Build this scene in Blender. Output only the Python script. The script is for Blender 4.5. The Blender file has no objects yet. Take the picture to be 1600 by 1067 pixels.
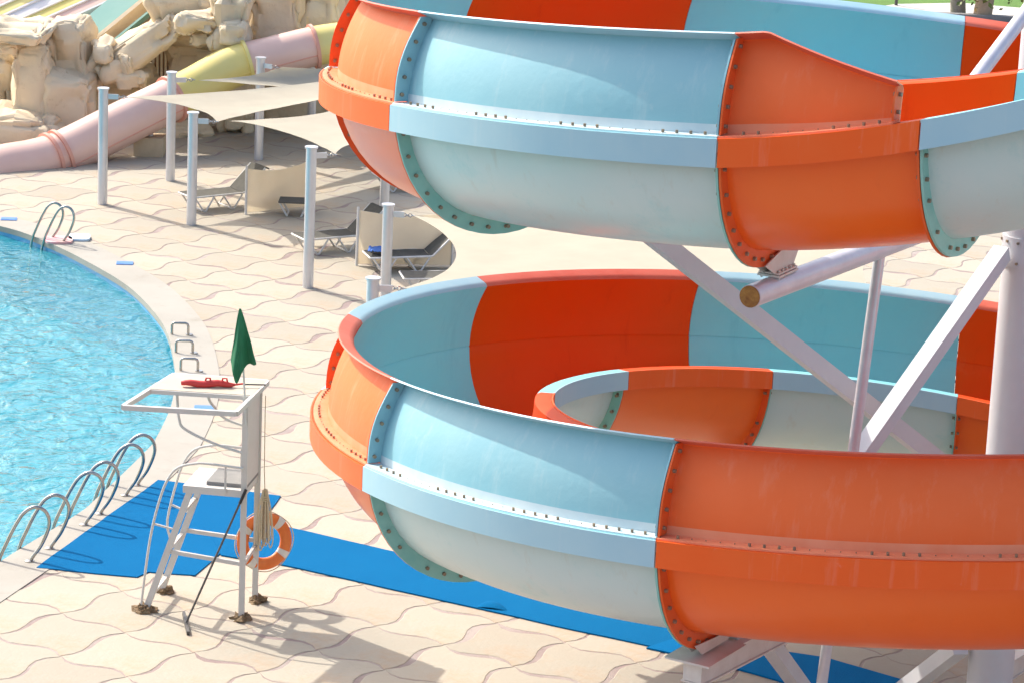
import bpy, math, random
import numpy as np
from mathutils import Vector, Matrix, noise
R_ = math.radians
random.seed(7)
scene = bpy.context.scene
COL = scene.collection

# ------------------------------------------------------------------ camera
FPX, PITCH, ROLL, CAM_H = 4768.8, R_(14.4914), R_(2.4943), 12.76
cam_data = bpy.data.cameras.new('camera')
cam = bpy.data.objects.new('camera', cam_data); COL.objects.link(cam)
cam.matrix_world = Matrix.Translation((0, 0, CAM_H)) @ Matrix.Rotation(math.pi/2 - PITCH, 4, 'X') @ Matrix.Rotation(ROLL, 4, 'Z')
cam_data.sensor_width = 36.0
cam_data.lens = FPX/1600*36.0
cam_data.clip_start = 0.5; cam_data.clip_end = 2000
scene.camera = cam

# ------------------------------------------------------------------ sky, sun, exposure
SUN_EL, SHADOW_AZ = R_(42.5), R_(-42.0)            # shadows fall to the right and towards the viewer
to_sun = Vector((-math.cos(SHADOW_AZ)*math.cos(SUN_EL), -math.sin(SHADOW_AZ)*math.cos(SUN_EL), math.sin(SUN_EL)))
world = bpy.data.worlds.new('World'); scene.world = world; world.use_nodes = True
wn = world.node_tree; wn.nodes.clear()
wo = wn.nodes.new('ShaderNodeOutputWorld'); wb = wn.nodes.new('ShaderNodeBackground'); ws = wn.nodes.new('ShaderNodeTexSky')
ws.sky_type = 'NISHITA'; ws.sun_disc = False; ws.sun_elevation = SUN_EL
ws.sun_rotation = math.atan2(to_sun.x, to_sun.y)
ws.air_density = 1.0; ws.dust_density = 3.5; ws.ozone_density = 0.6
wb.inputs['Strength'].default_value = 0.15
wn.links.new(ws.outputs[0], wb.inputs[0]); wn.links.new(wb.outputs[0], wo.inputs[0])
sl = bpy.data.lights.new('sun', 'SUN'); so = bpy.data.objects.new('sun', sl); COL.objects.link(so)
sl.energy = 2.6; sl.angle = R_(0.53); sl.color = (1.0, 0.95, 0.86)
so.rotation_euler = to_sun.to_track_quat('Z', 'Y').to_euler()
so.location = (-30, 60, 40)
vs = scene.view_settings
vs.view_transform = 'Standard'; vs.look = 'None'; vs.gamma = 1.0; vs.use_curve_mapping = False
vs.exposure = 1.02
cy = scene.cycles
cy.max_bounces = 8; cy.diffuse_bounces = 4; cy.glossy_bounces = 4; cy.transparent_max_bounces = 8; cy.transmission_bounces = 6
cy.caustics_reflective = False; cy.caustics_refractive = False

# ------------------------------------------------------------------ measuring: pixel of the survey photo -> place on the site
def ray(px, py):
    uu = (px-800)/FPX; vv = -(py-533.5)/FPX
    cr, sr = math.cos(ROLL), math.sin(ROLL); u = uu*cr - vv*sr; v = uu*sr + vv*cr
    c, s = math.cos(PITCH), math.sin(PITCH)
    return Vector((u, c+v*s, -s+v*c))
def G(px, py, z=0.0):
    r = ray(px, py); t = (z-CAM_H)/r.z; return Vector((r.x*t, r.y*t, z))
def at(px, py, Y):
    r = ray(px, py); t = Y/r.y; return Vector((r.x*t, Y, CAM_H+r.z*t))
def height(base, top):
    b = G(*base); r = ray(*top); t = math.hypot(b.x, b.y)/math.hypot(r.x, r.y); return CAM_H + r.z*t
def proj(P):
    x, y, z = P[0], P[1], P[2]-CAM_H
    c, s = math.cos(PITCH), math.sin(PITCH); d = y*c - z*s; u = x; v = y*s+z*c
    cr, sr = math.cos(ROLL), math.sin(ROLL)
    return 800+FPX*(u*cr+v*sr)/d, 533.5-FPX*(-u*sr+v*cr)/d

# ------------------------------------------------------------------ materials
def mat(name, base, rough=0.5, metal=0.0, var=None, var_scale=3.0, var_amt=0.5, bump=0.0, bump_scale=40.0, spec=0.5,
        coat=0.0, rand=0.0, stretch=(1, 1, 1), rough_var=0.0, trans=0.0, detail=6.0, coords='Object', speck=None, transl=0.0, streak=None):
    m = bpy.data.materials.new(name); m.use_nodes = True
    nt = m.node_tree; N = nt.nodes; L = nt.links
    b = N['Principled BSDF']
    b.inputs['Base Color'].default_value = (*base, 1); b.inputs['Roughness'].default_value = rough
    b.inputs['Metallic'].default_value = metal; b.inputs['Specular IOR Level'].default_value = spec
    b.inputs['Coat Weight'].default_value = coat; b.inputs['Coat Roughness'].default_value = 0.12
    tc = N.new('ShaderNodeTexCoord'); mp = N.new('ShaderNodeMapping'); mp.inputs['Scale'].default_value = stretch
    L.new(tc.outputs[coords], mp.inputs[0])
    col = None
    if var:
        n = N.new('ShaderNodeTexNoise'); n.inputs['Scale'].default_value = var_scale; n.inputs['Detail'].default_value = detail
        n.inputs['Roughness'].default_value = 0.62
        L.new(mp.outputs[0], n.inputs['Vector'])
        r = N.new('ShaderNodeValToRGB'); r.color_ramp.elements[0].position = 0.5-var_amt*0.4; r.color_ramp.elements[1].position = 0.5+var_amt*0.4
        r.color_ramp.elements[0].color = (*base, 1); r.color_ramp.elements[1].color = (*var, 1)
        L.new(n.outputs['Fac'], r.inputs[0]); col = r.outputs[0]
        if rough_var:
            mr = N.new('ShaderNodeMapRange'); mr.inputs['To Min'].default_value = max(0.02, rough-rough_var); mr.inputs['To Max'].default_value = rough+rough_var
            L.new(n.outputs['Fac'], mr.inputs['Value']); L.new(mr.outputs[0], b.inputs['Roughness'])
    if speck:
        n3 = N.new('ShaderNodeTexNoise'); n3.inputs['Scale'].default_value = speck[1]; n3.inputs['Detail'].default_value = 8; n3.inputs['Roughness'].default_value = 0.75
        L.new(tc.outputs[coords], n3.inputs['Vector'])
        r3 = N.new('ShaderNodeValToRGB'); r3.color_ramp.elements[0].position = speck[2]; r3.color_ramp.elements[1].position = speck[3]
        L.new(n3.outputs['Fac'], r3.inputs[0])
        mx3 = N.new('ShaderNodeMixRGB'); mx3.inputs[2].default_value = (*speck[0], 1)
        if col: L.new(col, mx3.inputs[1])
        else: mx3.inputs[1].default_value = (*base, 1)
        L.new(r3.outputs[0], mx3.inputs[0]); col = mx3.outputs[0]
    if streak:                                        # run-down stains and bleached drips
        ms_ = N.new('ShaderNodeMapping'); ms_.inputs['Scale'].default_value = (streak[1], streak[1], streak[1]*0.09); L.new(tc.outputs[coords], ms_.inputs[0])
        n4 = N.new('ShaderNodeTexNoise'); n4.inputs['Scale'].default_value = 1.0; n4.inputs['Detail'].default_value = 7; n4.inputs['Roughness'].default_value = 0.7
        L.new(ms_.outputs[0], n4.inputs['Vector'])
        r4 = N.new('ShaderNodeValToRGB'); r4.color_ramp.elements[0].position = streak[2]; r4.color_ramp.elements[1].position = streak[3]
        r4.color_ramp.elements[1].color = (streak[4],)*3 + (1,)
        L.new(n4.outputs['Fac'], r4.inputs[0])
        mx4 = N.new('ShaderNodeMixRGB'); mx4.inputs[2].default_value = (*streak[0], 1)
        if col: L.new(col, mx4.inputs[1])
        else: mx4.inputs[1].default_value = (*base, 1)
        L.new(r4.outputs[0], mx4.inputs[0]); col = mx4.outputs[0]
    if rand:
        oi = N.new('ShaderNodeObjectInfo'); hs = N.new('ShaderNodeHueSaturation')
        mr = N.new('ShaderNodeMapRange'); mr.inputs['To Min'].default_value = 1-rand; mr.inputs['To Max'].default_value = 1+rand
        L.new(oi.outputs['Random'], mr.inputs['Value']); L.new(mr.outputs[0], hs.inputs['Value'])
        if col: L.new(col, hs.inputs['Color'])
        else: hs.inputs['Color'].default_value = (*base, 1)
        col = hs.outputs[0]
    if col: L.new(col, b.inputs['Base Color'])
    if bump:
        n2 = N.new('ShaderNodeTexNoise'); n2.inputs['Scale'].default_value = bump_scale; n2.inputs['Detail'].default_value = 5
        L.new(mp.outputs[0], n2.inputs['Vector'])
        bp = N.new('ShaderNodeBump'); bp.inputs['Strength'].default_value = bump; bp.inputs['Distance'].default_value = 0.02
        L.new(n2.outputs['Fac'], bp.inputs['Height']); L.new(bp.outputs[0], b.inputs['Normal'])
    if trans: b.inputs['Transmission Weight'].default_value = trans
    if transl:                                        # thin cloth lets part of the light through
        tl = N.new('ShaderNodeBsdfTranslucent'); ms = N.new('ShaderNodeMixShader'); ms.inputs[0].default_value = transl
        if col: L.new(col, tl.inputs['Color'])
        else: tl.inputs['Color'].default_value = (*base, 1)
        L.new(b.outputs[0], ms.inputs[1]); L.new(tl.outputs[0], ms.inputs[2]); L.new(ms.outputs[0], N['Material Output'].inputs['Surface'])
    return m

M = {}
M['blue_in'] = mat('blue_gelcoat_inside', (0.185, 0.60, 0.69), 0.40, var=(0.28, 0.66, 0.675), var_scale=0.35, var_amt=0.7, spec=0.2, speck=((0.42, 0.67, 0.68), 2.2, 0.62, 0.96), streak=((0.14, 0.46, 0.54), 4, 0.56, 0.84, 0.5))
M['blue_out'] = mat('blue_gelcoat_outside', (0.21, 0.465, 0.54), 0.45, var=(0.31, 0.53, 0.57), var_scale=0.7, var_amt=0.8, bump=0.14, bump_scale=13, speck=((0.46, 0.59, 0.60), 2.6, 0.60, 0.92), streak=((0.54, 0.64, 0.64), 4.5, 0.54, 0.86, 0.55))
M['blue_skirt'] = mat('blue_skirt', (0.33, 0.55, 0.645), 0.45, var=(0.43, 0.61, 0.655), var_scale=1.2, var_amt=0.8, speck=((0.60, 0.68, 0.69), 5.0, 0.66, 0.9), streak=((0.58, 0.66, 0.67), 5, 0.56, 0.84, 0.5))
M['blue_under'] = mat('blue_underside_faded', (0.50, 0.69, 0.675), 0.36, var=(0.63, 0.725, 0.695), var_scale=0.7, var_amt=0.8, coat=0.08, speck=((0.33, 0.61, 0.61), 1.5, 0.56, 0.85), bump=0.06, bump_scale=14, streak=((0.50, 0.50, 0.40), 6, 0.58, 0.86, 0.65))
M['teal_rib'] = mat('teal_flange', (0.20, 0.50, 0.44), 0.5, var=(0.30, 0.58, 0.50), var_scale=3, speck=((0.45, 0.40, 0.28), 7.0, 0.68, 0.9))
M['orange_in'] = mat('red_orange_gelcoat_inside', (0.74, 0.060, 0.001), 0.42, var=(0.76, 0.088, 0.008), var_scale=0.45, var_amt=0.8, spec=0.08, speck=((0.76, 0.15, 0.045), 2.0, 0.62, 0.96), streak=((0.52, 0.035, 0.003), 5, 0.58, 0.82, 0.6))
M['orange_out'] = mat('orange_gelcoat_outside', (0.88, 0.145, 0.026), 0.5, var=(0.89, 0.18, 0.055), var_scale=0.9, var_amt=0.8, bump=0.13, bump_scale=13, spec=0.22, speck=((0.90, 0.28, 0.16), 2.6, 0.62, 0.95), streak=((0.90, 0.36, 0.22), 4.5, 0.54, 0.86, 0.55))
M['orange_skirt'] = mat('orange_skirt', (0.90, 0.115, 0.014), 0.5, var=(0.90, 0.15, 0.03), var_scale=1.2, var_amt=0.8, spec=0.22, speck=((0.90, 0.34, 0.26), 4.0, 0.64, 0.88), streak=((0.90, 0.38, 0.28), 5, 0.56, 0.84, 0.5))
M['orange_under'] = mat('orange_underside', (0.93, 0.150, 0.016), 0.30, var=(0.93, 0.18, 0.03), var_scale=1.0, var_amt=0.8, coat=0.12, spec=0.3, bump=0.07, bump_scale=10, streak=((0.75, 0.11, 0.015), 6, 0.60, 0.88, 0.4))
M['orange_rib'] = mat('orange_flange', (0.74, 0.105, 0.018), 0.45, var=(0.78, 0.15, 0.04), var_scale=3, spec=0.25, speck=((0.45, 0.14, 0.05), 7.0, 0.66, 0.9))
M['blue_rim'] = mat('blue_rim_dull', (0.30, 0.52, 0.63), 0.45, var=(0.42, 0.60, 0.66), var_scale=1.5, speck=((0.55, 0.66, 0.70), 5.0, 0.62, 0.9))  # rim flange, greyer blue than the inside
M['orange_rim'] = mat('orange_rim_dull', (0.62, 0.105, 0.055), 0.5, var=(0.68, 0.18, 0.12), var_scale=1.2, spec=0.25, speck=((0.72, 0.32, 0.26), 4.0, 0.62, 0.9))  # rim flange, duller and pinker than the inside
M['blue_foot'] = mat('blue_lip_sunlit_tone', (0.50, 0.62, 0.66), 0.5, var=(0.62, 0.69, 0.70), var_scale=3)  # paleness of the sunlit lip top is put into this colour
M['orange_foot'] = mat('orange_lip_sunlit_tone', (0.86, 0.27, 0.13), 0.5, var=(0.88, 0.34, 0.19), var_scale=3, spec=0.2)  # lighter orange paints in the sun on the lip top
M['bolt'] = mat('bolt_steel', (0.20, 0.17, 0.13), 0.5, 0.3, var=(0.36, 0.25, 0.15), var_scale=9)
M['white_steel'] = mat('white_painted_steel', (0.62, 0.61, 0.62), 0.40, var=(0.56, 0.55, 0.56), var_scale=2.2, var_amt=0.7, speck=((0.38, 0.31, 0.26), 5, 0.72, 0.9), bump=0.04)
M['pipe'] = mat('galvanised_pipe', (0.62, 0.61, 0.64), 0.36, 0.25, var=(0.72, 0.71, 0.73), var_scale=5, speck=((0.40, 0.33, 0.29), 9, 0.68, 0.9))
M['rust'] = mat('rust', (0.20, 0.075, 0.02), 0.9, var=(0.45, 0.22, 0.05), var_scale=16, bump=0.8, bump_scale=30)
M['gusset'] = mat('bracket_paint', (0.68, 0.64, 0.58), 0.55, var=(0.58, 0.52, 0.46), var_scale=5, speck=((0.30, 0.14, 0.09), 9, 0.66, 0.82))
M['steel'] = mat('stainless_steel', (0.50, 0.48, 0.45), 0.20, 1.0, var=(0.36, 0.34, 0.31), var_scale=7)
M['pole'] = mat('aluminium_pole', (0.66, 0.67, 0.70), 0.32, 0.55, var=(0.58, 0.59, 0.62), var_scale=3)
M['sail'] = mat('cream_shade_cloth', (0.62, 0.57, 0.47), 0.9, var=(0.66, 0.62, 0.515), var_scale=1.5, bump=0.1, bump_scale=160, spec=0.05, transl=0.45)
M['screen'] = mat('screen_canvas', (0.90, 0.83, 0.70), 0.9, var=(0.86, 0.78, 0.65), var_scale=2, bump=0.15, bump_scale=60, spec=0.05, transl=0.6)
M['tile'] = mat('stamped_concrete_tile', (0.385, 0.335, 0.258), 0.75, var=(0.43, 0.395, 0.325), var_scale=0.9, var_amt=0.8, bump=0.32, bump_scale=16, rand=0.085, speck=((0.43, 0.29, 0.17), 0.75, 0.50, 0.80), detail=10, spec=0.25)
M['grout'] = mat('pinkish_joint_concrete', (0.325, 0.25, 0.23), 0.85, var=(0.235, 0.165, 0.15), var_scale=1.0, var_amt=0.8, bump=0.4, bump_scale=50, speck=((0.38, 0.32, 0.285), 0.6, 0.45, 0.62))
M['coping'] = mat('smooth_pool_coping', (0.345, 0.32, 0.27), 0.65, var=(0.395, 0.37, 0.32), var_scale=0.9, bump=0.12, bump_scale=30, spec=0.25, speck=((0.30, 0.265, 0.21), 2.0, 0.55, 0.80))
M['poolwall'] = mat('pool_wall_tile', (0.06, 0.33, 0.62), 0.3, var=(0.10, 0.42, 0.70), var_scale=6)
M['poolfloor'] = mat('pool_floor', (0.20, 0.60, 0.66), 0.6, var=(0.28, 0.66, 0.70), var_scale=1.6)
M['mat_blue'] = mat('blue_rubber_mat', (0.0, 0.118, 0.295), 0.9, var=(0.001, 0.135, 0.325), var_scale=1.1, var_amt=0.8, bump=0.5, bump_scale=120, spec=0.06, speck=((0.02, 0.175, 0.34), 7.0, 0.62, 0.92))
M['mat_light'] = mat('bright_blue_rubber_mat', (0.0, 0.14, 0.36), 0.9, var=(0.001, 0.155, 0.38), var_scale=1.6, bump=0.5, bump_scale=120, spec=0.06, speck=((0.02, 0.19, 0.38), 9.0, 0.70, 0.95))
M['white_paint'] = mat('white_enamel', (0.62, 0.60, 0.57), 0.45, var=(0.56, 0.53, 0.49), var_scale=4, var_amt=0.8, speck=((0.42, 0.34, 0.25), 6, 0.68, 0.88))
M['roof_board'] = mat('cream_roof_board', (0.50, 0.43, 0.335), 0.75, var=(0.54, 0.48, 0.39), var_scale=4, spec=0.2)
M['lump'] = mat('brown_mortar', (0.16, 0.10, 0.05), 0.95, var=(0.30, 0.21, 0.12), var_scale=18, bump=1.0, bump_scale=60)
M['green'] = mat('green_flag_cloth', (0.012, 0.135, 0.055), 0.8, var=(0.02, 0.17, 0.075), var_scale=5, bump=0.1, bump_scale=120)
M['red'] = mat('red_rescue_float', (0.55, 0.03, 0.03), 0.5, var=(0.65, 0.06, 0.05), var_scale=6)
M['ring'] = mat('orange_ring', (0.74, 0.15, 0.02), 0.5, var=(0.80, 0.22, 0.05), var_scale=6, bump=0.1)
M['band'] = mat('white_band', (0.75, 0.72, 0.68), 0.6, var=(0.66, 0.60, 0.52), var_scale=14)
M['rope'] = mat('beige_rope', (0.62, 0.50, 0.33), 0.9, var=(0.72, 0.61, 0.44), var_scale=30, bump=0.6, bump_scale=150)
M['dark'] = mat('dark_metal_handle', (0.07, 0.065, 0.06), 0.5, var=(0.11, 0.10, 0.09), var_scale=9)
M['sling'] = mat('grey_sling_fabric', (0.115, 0.11, 0.098), 0.9, var=(0.15, 0.145, 0.125), var_scale=6, bump=0.2, bump_scale=200, spec=0.03)
M['lframe'] = mat('white_lounger_frame', (0.72, 0.70, 0.67), 0.4, var=(0.62, 0.60, 0.56), var_scale=8)
M['rock'] = mat('sandstone_rockwork', (0.66, 0.53, 0.36), 0.92, var=(0.74, 0.63, 0.46), var_scale=0.9, var_amt=0.8, bump=1.0, bump_scale=7, detail=12, spec=0.15, speck=((0.46, 0.33, 0.20), 2.2, 0.58, 0.80), streak=((0.50, 0.37, 0.23), 3, 0.58, 0.84, 0.6))
M['planks'] = mat('dark_brown_boards', (0.20, 0.12, 0.065), 0.8, var=(0.30, 0.19, 0.11), var_scale=3, stretch=(6, 6, 0.6))
M['pink'] = mat('pink_fibreglass', (0.76, 0.47, 0.38), 0.4, var=(0.80, 0.55, 0.46), var_scale=0.8, coat=0.1)
M['pink_rib'] = mat('salmon_fibreglass_collar', (0.70, 0.32, 0.24), 0.45, var=(0.74, 0.38, 0.28), var_scale=2)
M['yellow'] = mat('yellow_fibreglass', (0.78, 0.62, 0.16), 0.4, var=(0.80, 0.67, 0.26), var_scale=0.8, coat=0.1)
M['lane_white'] = mat('white_lane', (0.75, 0.72, 0.70), 0.4, var=(0.70, 0.66, 0.66), var_scale=2)
M['teal_slide'] = mat('faded_teal_lane', (0.20, 0.42, 0.36), 0.45, var=(0.27, 0.48, 0.41), var_scale=1)
M['concrete'] = mat('concrete_block', (0.58, 0.46, 0.31), 0.85, var=(0.48, 0.37, 0.24), var_scale=3, bump=0.4, bump_scale=20)
M['sign'] = mat('blue_deck_sign', (0.05, 0.18, 0.50), 0.5, var=(0.09, 0.24, 0.56), var_scale=12)
M['towel'] = mat('blue_towel', (0.06, 0.16, 0.50), 0.9, var=(0.10, 0.22, 0.58), var_scale=20, bump=0.4, bump_scale=80)
M['board_pink'] = mat('pink_foam', (0.78, 0.36, 0.42), 0.6, var=(0.82, 0.50, 0.40), var_scale=3)
M['board_blue'] = mat('pale_blue_foam', (0.50, 0.66, 0.78), 0.6, var=(0.56, 0.70, 0.80), var_scale=3)
M['grass'] = mat('grass', (0.07, 0.16, 0.018), 0.9, var=(0.11, 0.22, 0.03), var_scale=2, bump=0.8, bump_scale=30)
M['path'] = mat('pale_paving', (0.56, 0.52, 0.47), 0.85, var=(0.48, 0.45, 0.41), var_scale=2)
M['kerb'] = mat('grey_kerb_stone', (0.22, 0.21, 0.20), 0.85, var=(0.28, 0.27, 0.26), var_scale=4)
M['bark'] = mat('grey_bark', (0.26, 0.23, 0.20), 0.9, var=(0.36, 0.32, 0.27), var_scale=6, stretch=(1, 1, 5), bump=0.8, bump_scale=14)
M['bark2'] = mat('tan_bark', (0.40, 0.29, 0.19), 0.9, var=(0.48, 0.37, 0.26), var_scale=6, stretch=(1, 1, 5), bump=0.8, bump_scale=14)
M['leaf'] = mat('leaf', (0.07, 0.12, 0.02), 0.6, var=(0.16, 0.18, 0.03), var_scale=5)
M['leaf_dry'] = mat('dry_leaf', (0.22, 0.12, 0.03), 0.7, var=(0.30, 0.20, 0.05), var_scale=5)

def water_material():
    m = bpy.data.materials.new('pool_water'); m.use_nodes = True
    nt = m.node_tree; N = nt.nodes; L = nt.links; N.clear()
    out = N.new('ShaderNodeOutputMaterial')
    tc = N.new('ShaderNodeTexCoord')
    mp = N.new('ShaderNodeMapping'); mp.inputs['Scale'].default_value = (1.0, 1.0, 1.0); mp.inputs['Rotation'].default_value = (0, 0, 0.35)
    L.new(tc.outputs['Object'], mp.inputs[0])
    n1 = N.new('ShaderNodeTexNoise'); n1.inputs['Scale'].default_value = 2.6; n1.inputs['Detail'].default_value = 3.0; n1.inputs['Distortion'].default_value = 0.8
    n2 = N.new('ShaderNodeTexNoise'); n2.inputs['Scale'].default_value = 9.0; n2.inputs['Detail'].default_value = 3.0
    for n in (n1, n2): L.new(mp.outputs[0], n.inputs['Vector'])
    b1 = N.new('ShaderNodeBump'); b1.inputs['Strength'].default_value = 1.0; b1.inputs['Distance'].default_value = 0.095
    b2 = N.new('ShaderNodeBump'); b2.inputs['Strength'].default_value = 1.0; b2.inputs['Distance'].default_value = 0.016
    L.new(n1.outputs['Fac'], b1.inputs['Height']); L.new(n2.outputs['Fac'], b2.inputs['Height']); L.new(b1.outputs[0], b2.inputs['Normal'])
    gl = N.new('ShaderNodeBsdfGlossy'); gl.inputs['Roughness'].default_value = 0.04; gl.inputs['Color'].default_value = (1, 1, 1, 1)
    df = N.new('ShaderNodeBsdfDiffuse'); df.inputs['Color'].default_value = (0.05, 0.40, 0.475, 1)
    tr = N.new('ShaderNodeBsdfTransparent'); tr.inputs['Color'].default_value = (0.45, 0.90, 0.97, 1)
    for n in (gl, df): L.new(b2.outputs[0], n.inputs['Normal'])
    mx = N.new('ShaderNodeMixShader'); mx.inputs[0].default_value = 0.45
    L.new(tr.outputs[0], mx.inputs[1]); L.new(df.outputs[0], mx.inputs[2])
    fr = N.new('ShaderNodeFresnel'); fr.inputs['IOR'].default_value = 1.33; L.new(b2.outputs[0], fr.inputs['Normal'])
    m2 = N.new('ShaderNodeMixShader'); L.new(fr.outputs[0], m2.inputs[0]); L.new(mx.outputs[0], m2.inputs[1]); L.new(gl.outputs[0], m2.inputs[2])
    L.new(m2.outputs[0], out.inputs['Surface'])
    return m
M['water'] = water_material()

# ------------------------------------------------------------------ builders
class MB:
    def __init__(s): s.v = []; s.f = []; s.mi = []
    def add(s, vs, fs, mi=0):
        o = len(s.v); s.v += [tuple(v) for v in vs]; s.f += [tuple(i+o for i in f) for f in fs]
        s.mi += ([mi]*len(fs) if isinstance(mi, int) else list(mi))
    def box(s, c, size, rot=None, mi=0):
        c = Vector(c); sx, sy, sz = [d/2 for d in size]; m = rot or Matrix.Identity(3)
        vs = [c + m @ Vector((x*sx, y*sy, z*sz)) for x in (-1, 1) for y in (-1, 1) for z in (-1, 1)]
        s.add(vs, [(0, 1, 3, 2), (4, 6, 7, 5), (0, 4, 5, 1), (2, 3, 7, 6), (0, 2, 6, 4), (1, 5, 7, 3)], mi)
    def bar(s, a, b, w, d, up=(0, 0, 1), mi=0):
        a = Vector(a); b = Vector(b); z = (b-a).normalized(); u = Vector(up)
        if abs(z.dot(u)) > 0.98: u = Vector((1, 0, 0))
        x = z.cross(u).normalized(); y = x.cross(z)
        m = Matrix((x, y, z)).transposed(); s.box((a+b)/2, (w, d, (b-a).length), m, mi)
    def tube(s, pts, r, n=10, mi=0, caps=True):
        pts = [Vector(p) for p in pts]; k = len(pts); rs = r if isinstance(r, (list, tuple)) else [r]*k
        T = []
        for i in range(k):
            t = (pts[min(i+1, k-1)] - pts[max(i-1, 0)]).normalized(); T.append(t)
        u = Vector((0, 0, 1)) if abs(T[0].z) < 0.9 else Vector((1, 0, 0))
        x = T[0].cross(u).normalized(); vs = []
        for i in range(k):
            x = (x - T[i]*x.dot(T[i])).normalized(); y = T[i].cross(x)
            for j in range(n):
                a = 2*math.pi*j/n; vs.append(pts[i] + (x*math.cos(a) + y*math.sin(a))*rs[i])
        fs = [(i*n+j, i*n+(j+1) % n, (i+1)*n+(j+1) % n, (i+1)*n+j) for i in range(k-1) for j in range(n)]
        if caps: fs += [tuple(range(n-1, -1, -1)), tuple((k-1)*n+j for j in range(n))]
        s.add(vs, fs, mi)
    def sheet(s, outline, z0, z1, mi=0):
        n = len(outline); vs = [(p[0], p[1], z1) for p in outline] + [(p[0], p[1], z0) for p in outline]
        s.add(vs, [tuple(range(n)), tuple(range(2*n-1, n-1, -1))] + [(i, i+n, (i+1) % n + n, (i+1) % n) for i in range(n)], mi)
    def mesh(s, name, mats):
        me = bpy.data.meshes.new(name); me.from_pydata(s.v, [], s.f)
        for m in (mats if isinstance(mats, (list, tuple)) else [mats]): me.materials.append(m)
        me.polygons.foreach_set('material_index', s.mi); me.update(); return me
    def build(s, name, mats, parent=None, smooth=False, angle=35):
        o = bpy.data.objects.new(name, s.mesh(name, mats)); COL.objects.link(o)
        if parent: o.parent = parent; o.matrix_parent_inverse = Matrix.Translation(-parent.location)
        if smooth: smoothed(o, angle)
        return o
def smoothed(o, angle=35):
    import bmesh
    bm = bmesh.new(); bm.from_mesh(o.data)
    bmesh.ops.recalc_face_normals(bm, faces=bm.faces)
    for f in bm.faces: f.smooth = True
    for e in bm.edges:
        e.smooth = not (len(e.link_faces) != 2 or e.calc_face_angle(0) > R_(angle))
    bm.to_mesh(o.data); bm.free()
def tag(o, label, cat, group=None):
    o['label'] = label; o['category'] = cat
    if group: o['group'] = group
    return o
def structure(o): o['kind'] = 'structure'; return o
def thing(name, loc, label, cat, group=None):
    o = bpy.data.objects.new(name, None); COL.objects.link(o); o.location = loc; o.empty_display_size = 0.2
    bpy.context.view_layer.update() if False else None
    return tag(o, label, cat, group)
def copy_tree(root, loc, rz=0.0):
    r = root.copy(); COL.objects.link(r); r.location = loc; r.rotation_euler = (0, 0, rz)
    for ch in root.children:
        c = ch.copy(); COL.objects.link(c); c.parent = r
        for g in ch.children:
            d = g.copy(); COL.objects.link(d); d.parent = c
    return r
def smooth_curve(pts, n):
    P = np.array([tuple(p) for p in pts], float); out = []
    Q = np.vstack([2*P[0]-P[1], P, 2*P[-1]-P[-2]])
    for i in range(1, len(Q)-2):
        for j in range(n):
            t = j/n; a, b, c, d = Q[i-1], Q[i], Q[i+1], Q[i+2]
            out.append(0.5*((2*b)+(-a+c)*t+(2*a-5*b+4*c-d)*t*t+(-a+3*b-3*c+d)*t**3))
    out.append(P[-1]); return out

# ================================================================== THE SETTING: pool, coping, deck
edge_px = [(0, 881), (120, 807), (156, 778), (232, 705), (250, 680), (267, 644), (275, 614), (277, 581), (267, 529), (246, 492), (202, 448), (135, 408), (74, 379), (0, 354)]
pe = [G(*p).to_2d() for p in edge_px]
d0 = (pe[0]-pe[2]).normalized()
pe = [pe[0]+d0*14, pe[0]+d0*5] + pe + [Vector((-12.2, 57.8)), Vector((-17, 59.6)), Vector((-24, 60.5))]
edge = [Vector(p) for p in smooth_curve(pe, 6)]
def offset_curve(c, d):
    out = []
    for i in range(len(c)):
        t = (c[min(i+1, len(c)-1)]-c[max(i-1, 0)]).normalized(); out.append(c[i]+Vector((t.y, -t.x))*d)
    return out
COPW = 0.66
cop_out = offset_curve(edge, COPW)
# base of the deck (one sheet, reaches far beyond the frame)
outl = [tuple(p) for p in edge] + [(-400, 60.5), (-400, 900), (400, 900), (400, -60), (edge[0].x, -60)]
mb = MB(); n = len(outl)
mb.add([(x, y, 0.0) for x, y in outl], [tuple(range(n-1, -1, -1))])
deck = structure(mb.build('deck', M['grout']))
mb = MB(); n = len(edge)
inn = offset_curve(edge, -0.03)
vs = [(p.x, p.y, 0.015) for p in inn] + [(p.x, p.y, 0.015) for p in cop_out] + [(p.x, p.y, -0.09) for p in inn] + [(p.x, p.y, 0.0) for p in cop_out]
fs = [(i, n+i, n+i+1, i+1) for i in range(n-1)] + [(2*n+i, i, i+1, 2*n+i+1) for i in range(n-1)] + [(n+i, 3*n+i, 3*n+i+1, n+i+1) for i in range(n-1)]
mb.add(vs, fs); cop = structure(mb.build('pool_coping', M['coping'], smooth=True, angle=50))
# basin wall and floor
mb = MB()
vs = [(p.x, p.y, 0.0) for p in edge] + [(p.x, p.y, -1.35) for p in edge]
mb.add(vs, [(i, i+1, n+i+1, n+i) for i in range(n-1)], 0)
fl = [(p.x, p.y, -1.35) for p in edge] + [(-60, 60.5, -1.35), (-60, edge[0].y, -1.35)]
mb.add(fl, [tuple(range(len(fl)))], 1)
structure(mb.build('pool_basin', [M['poolwall'], M['poolfloor']]))
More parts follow.
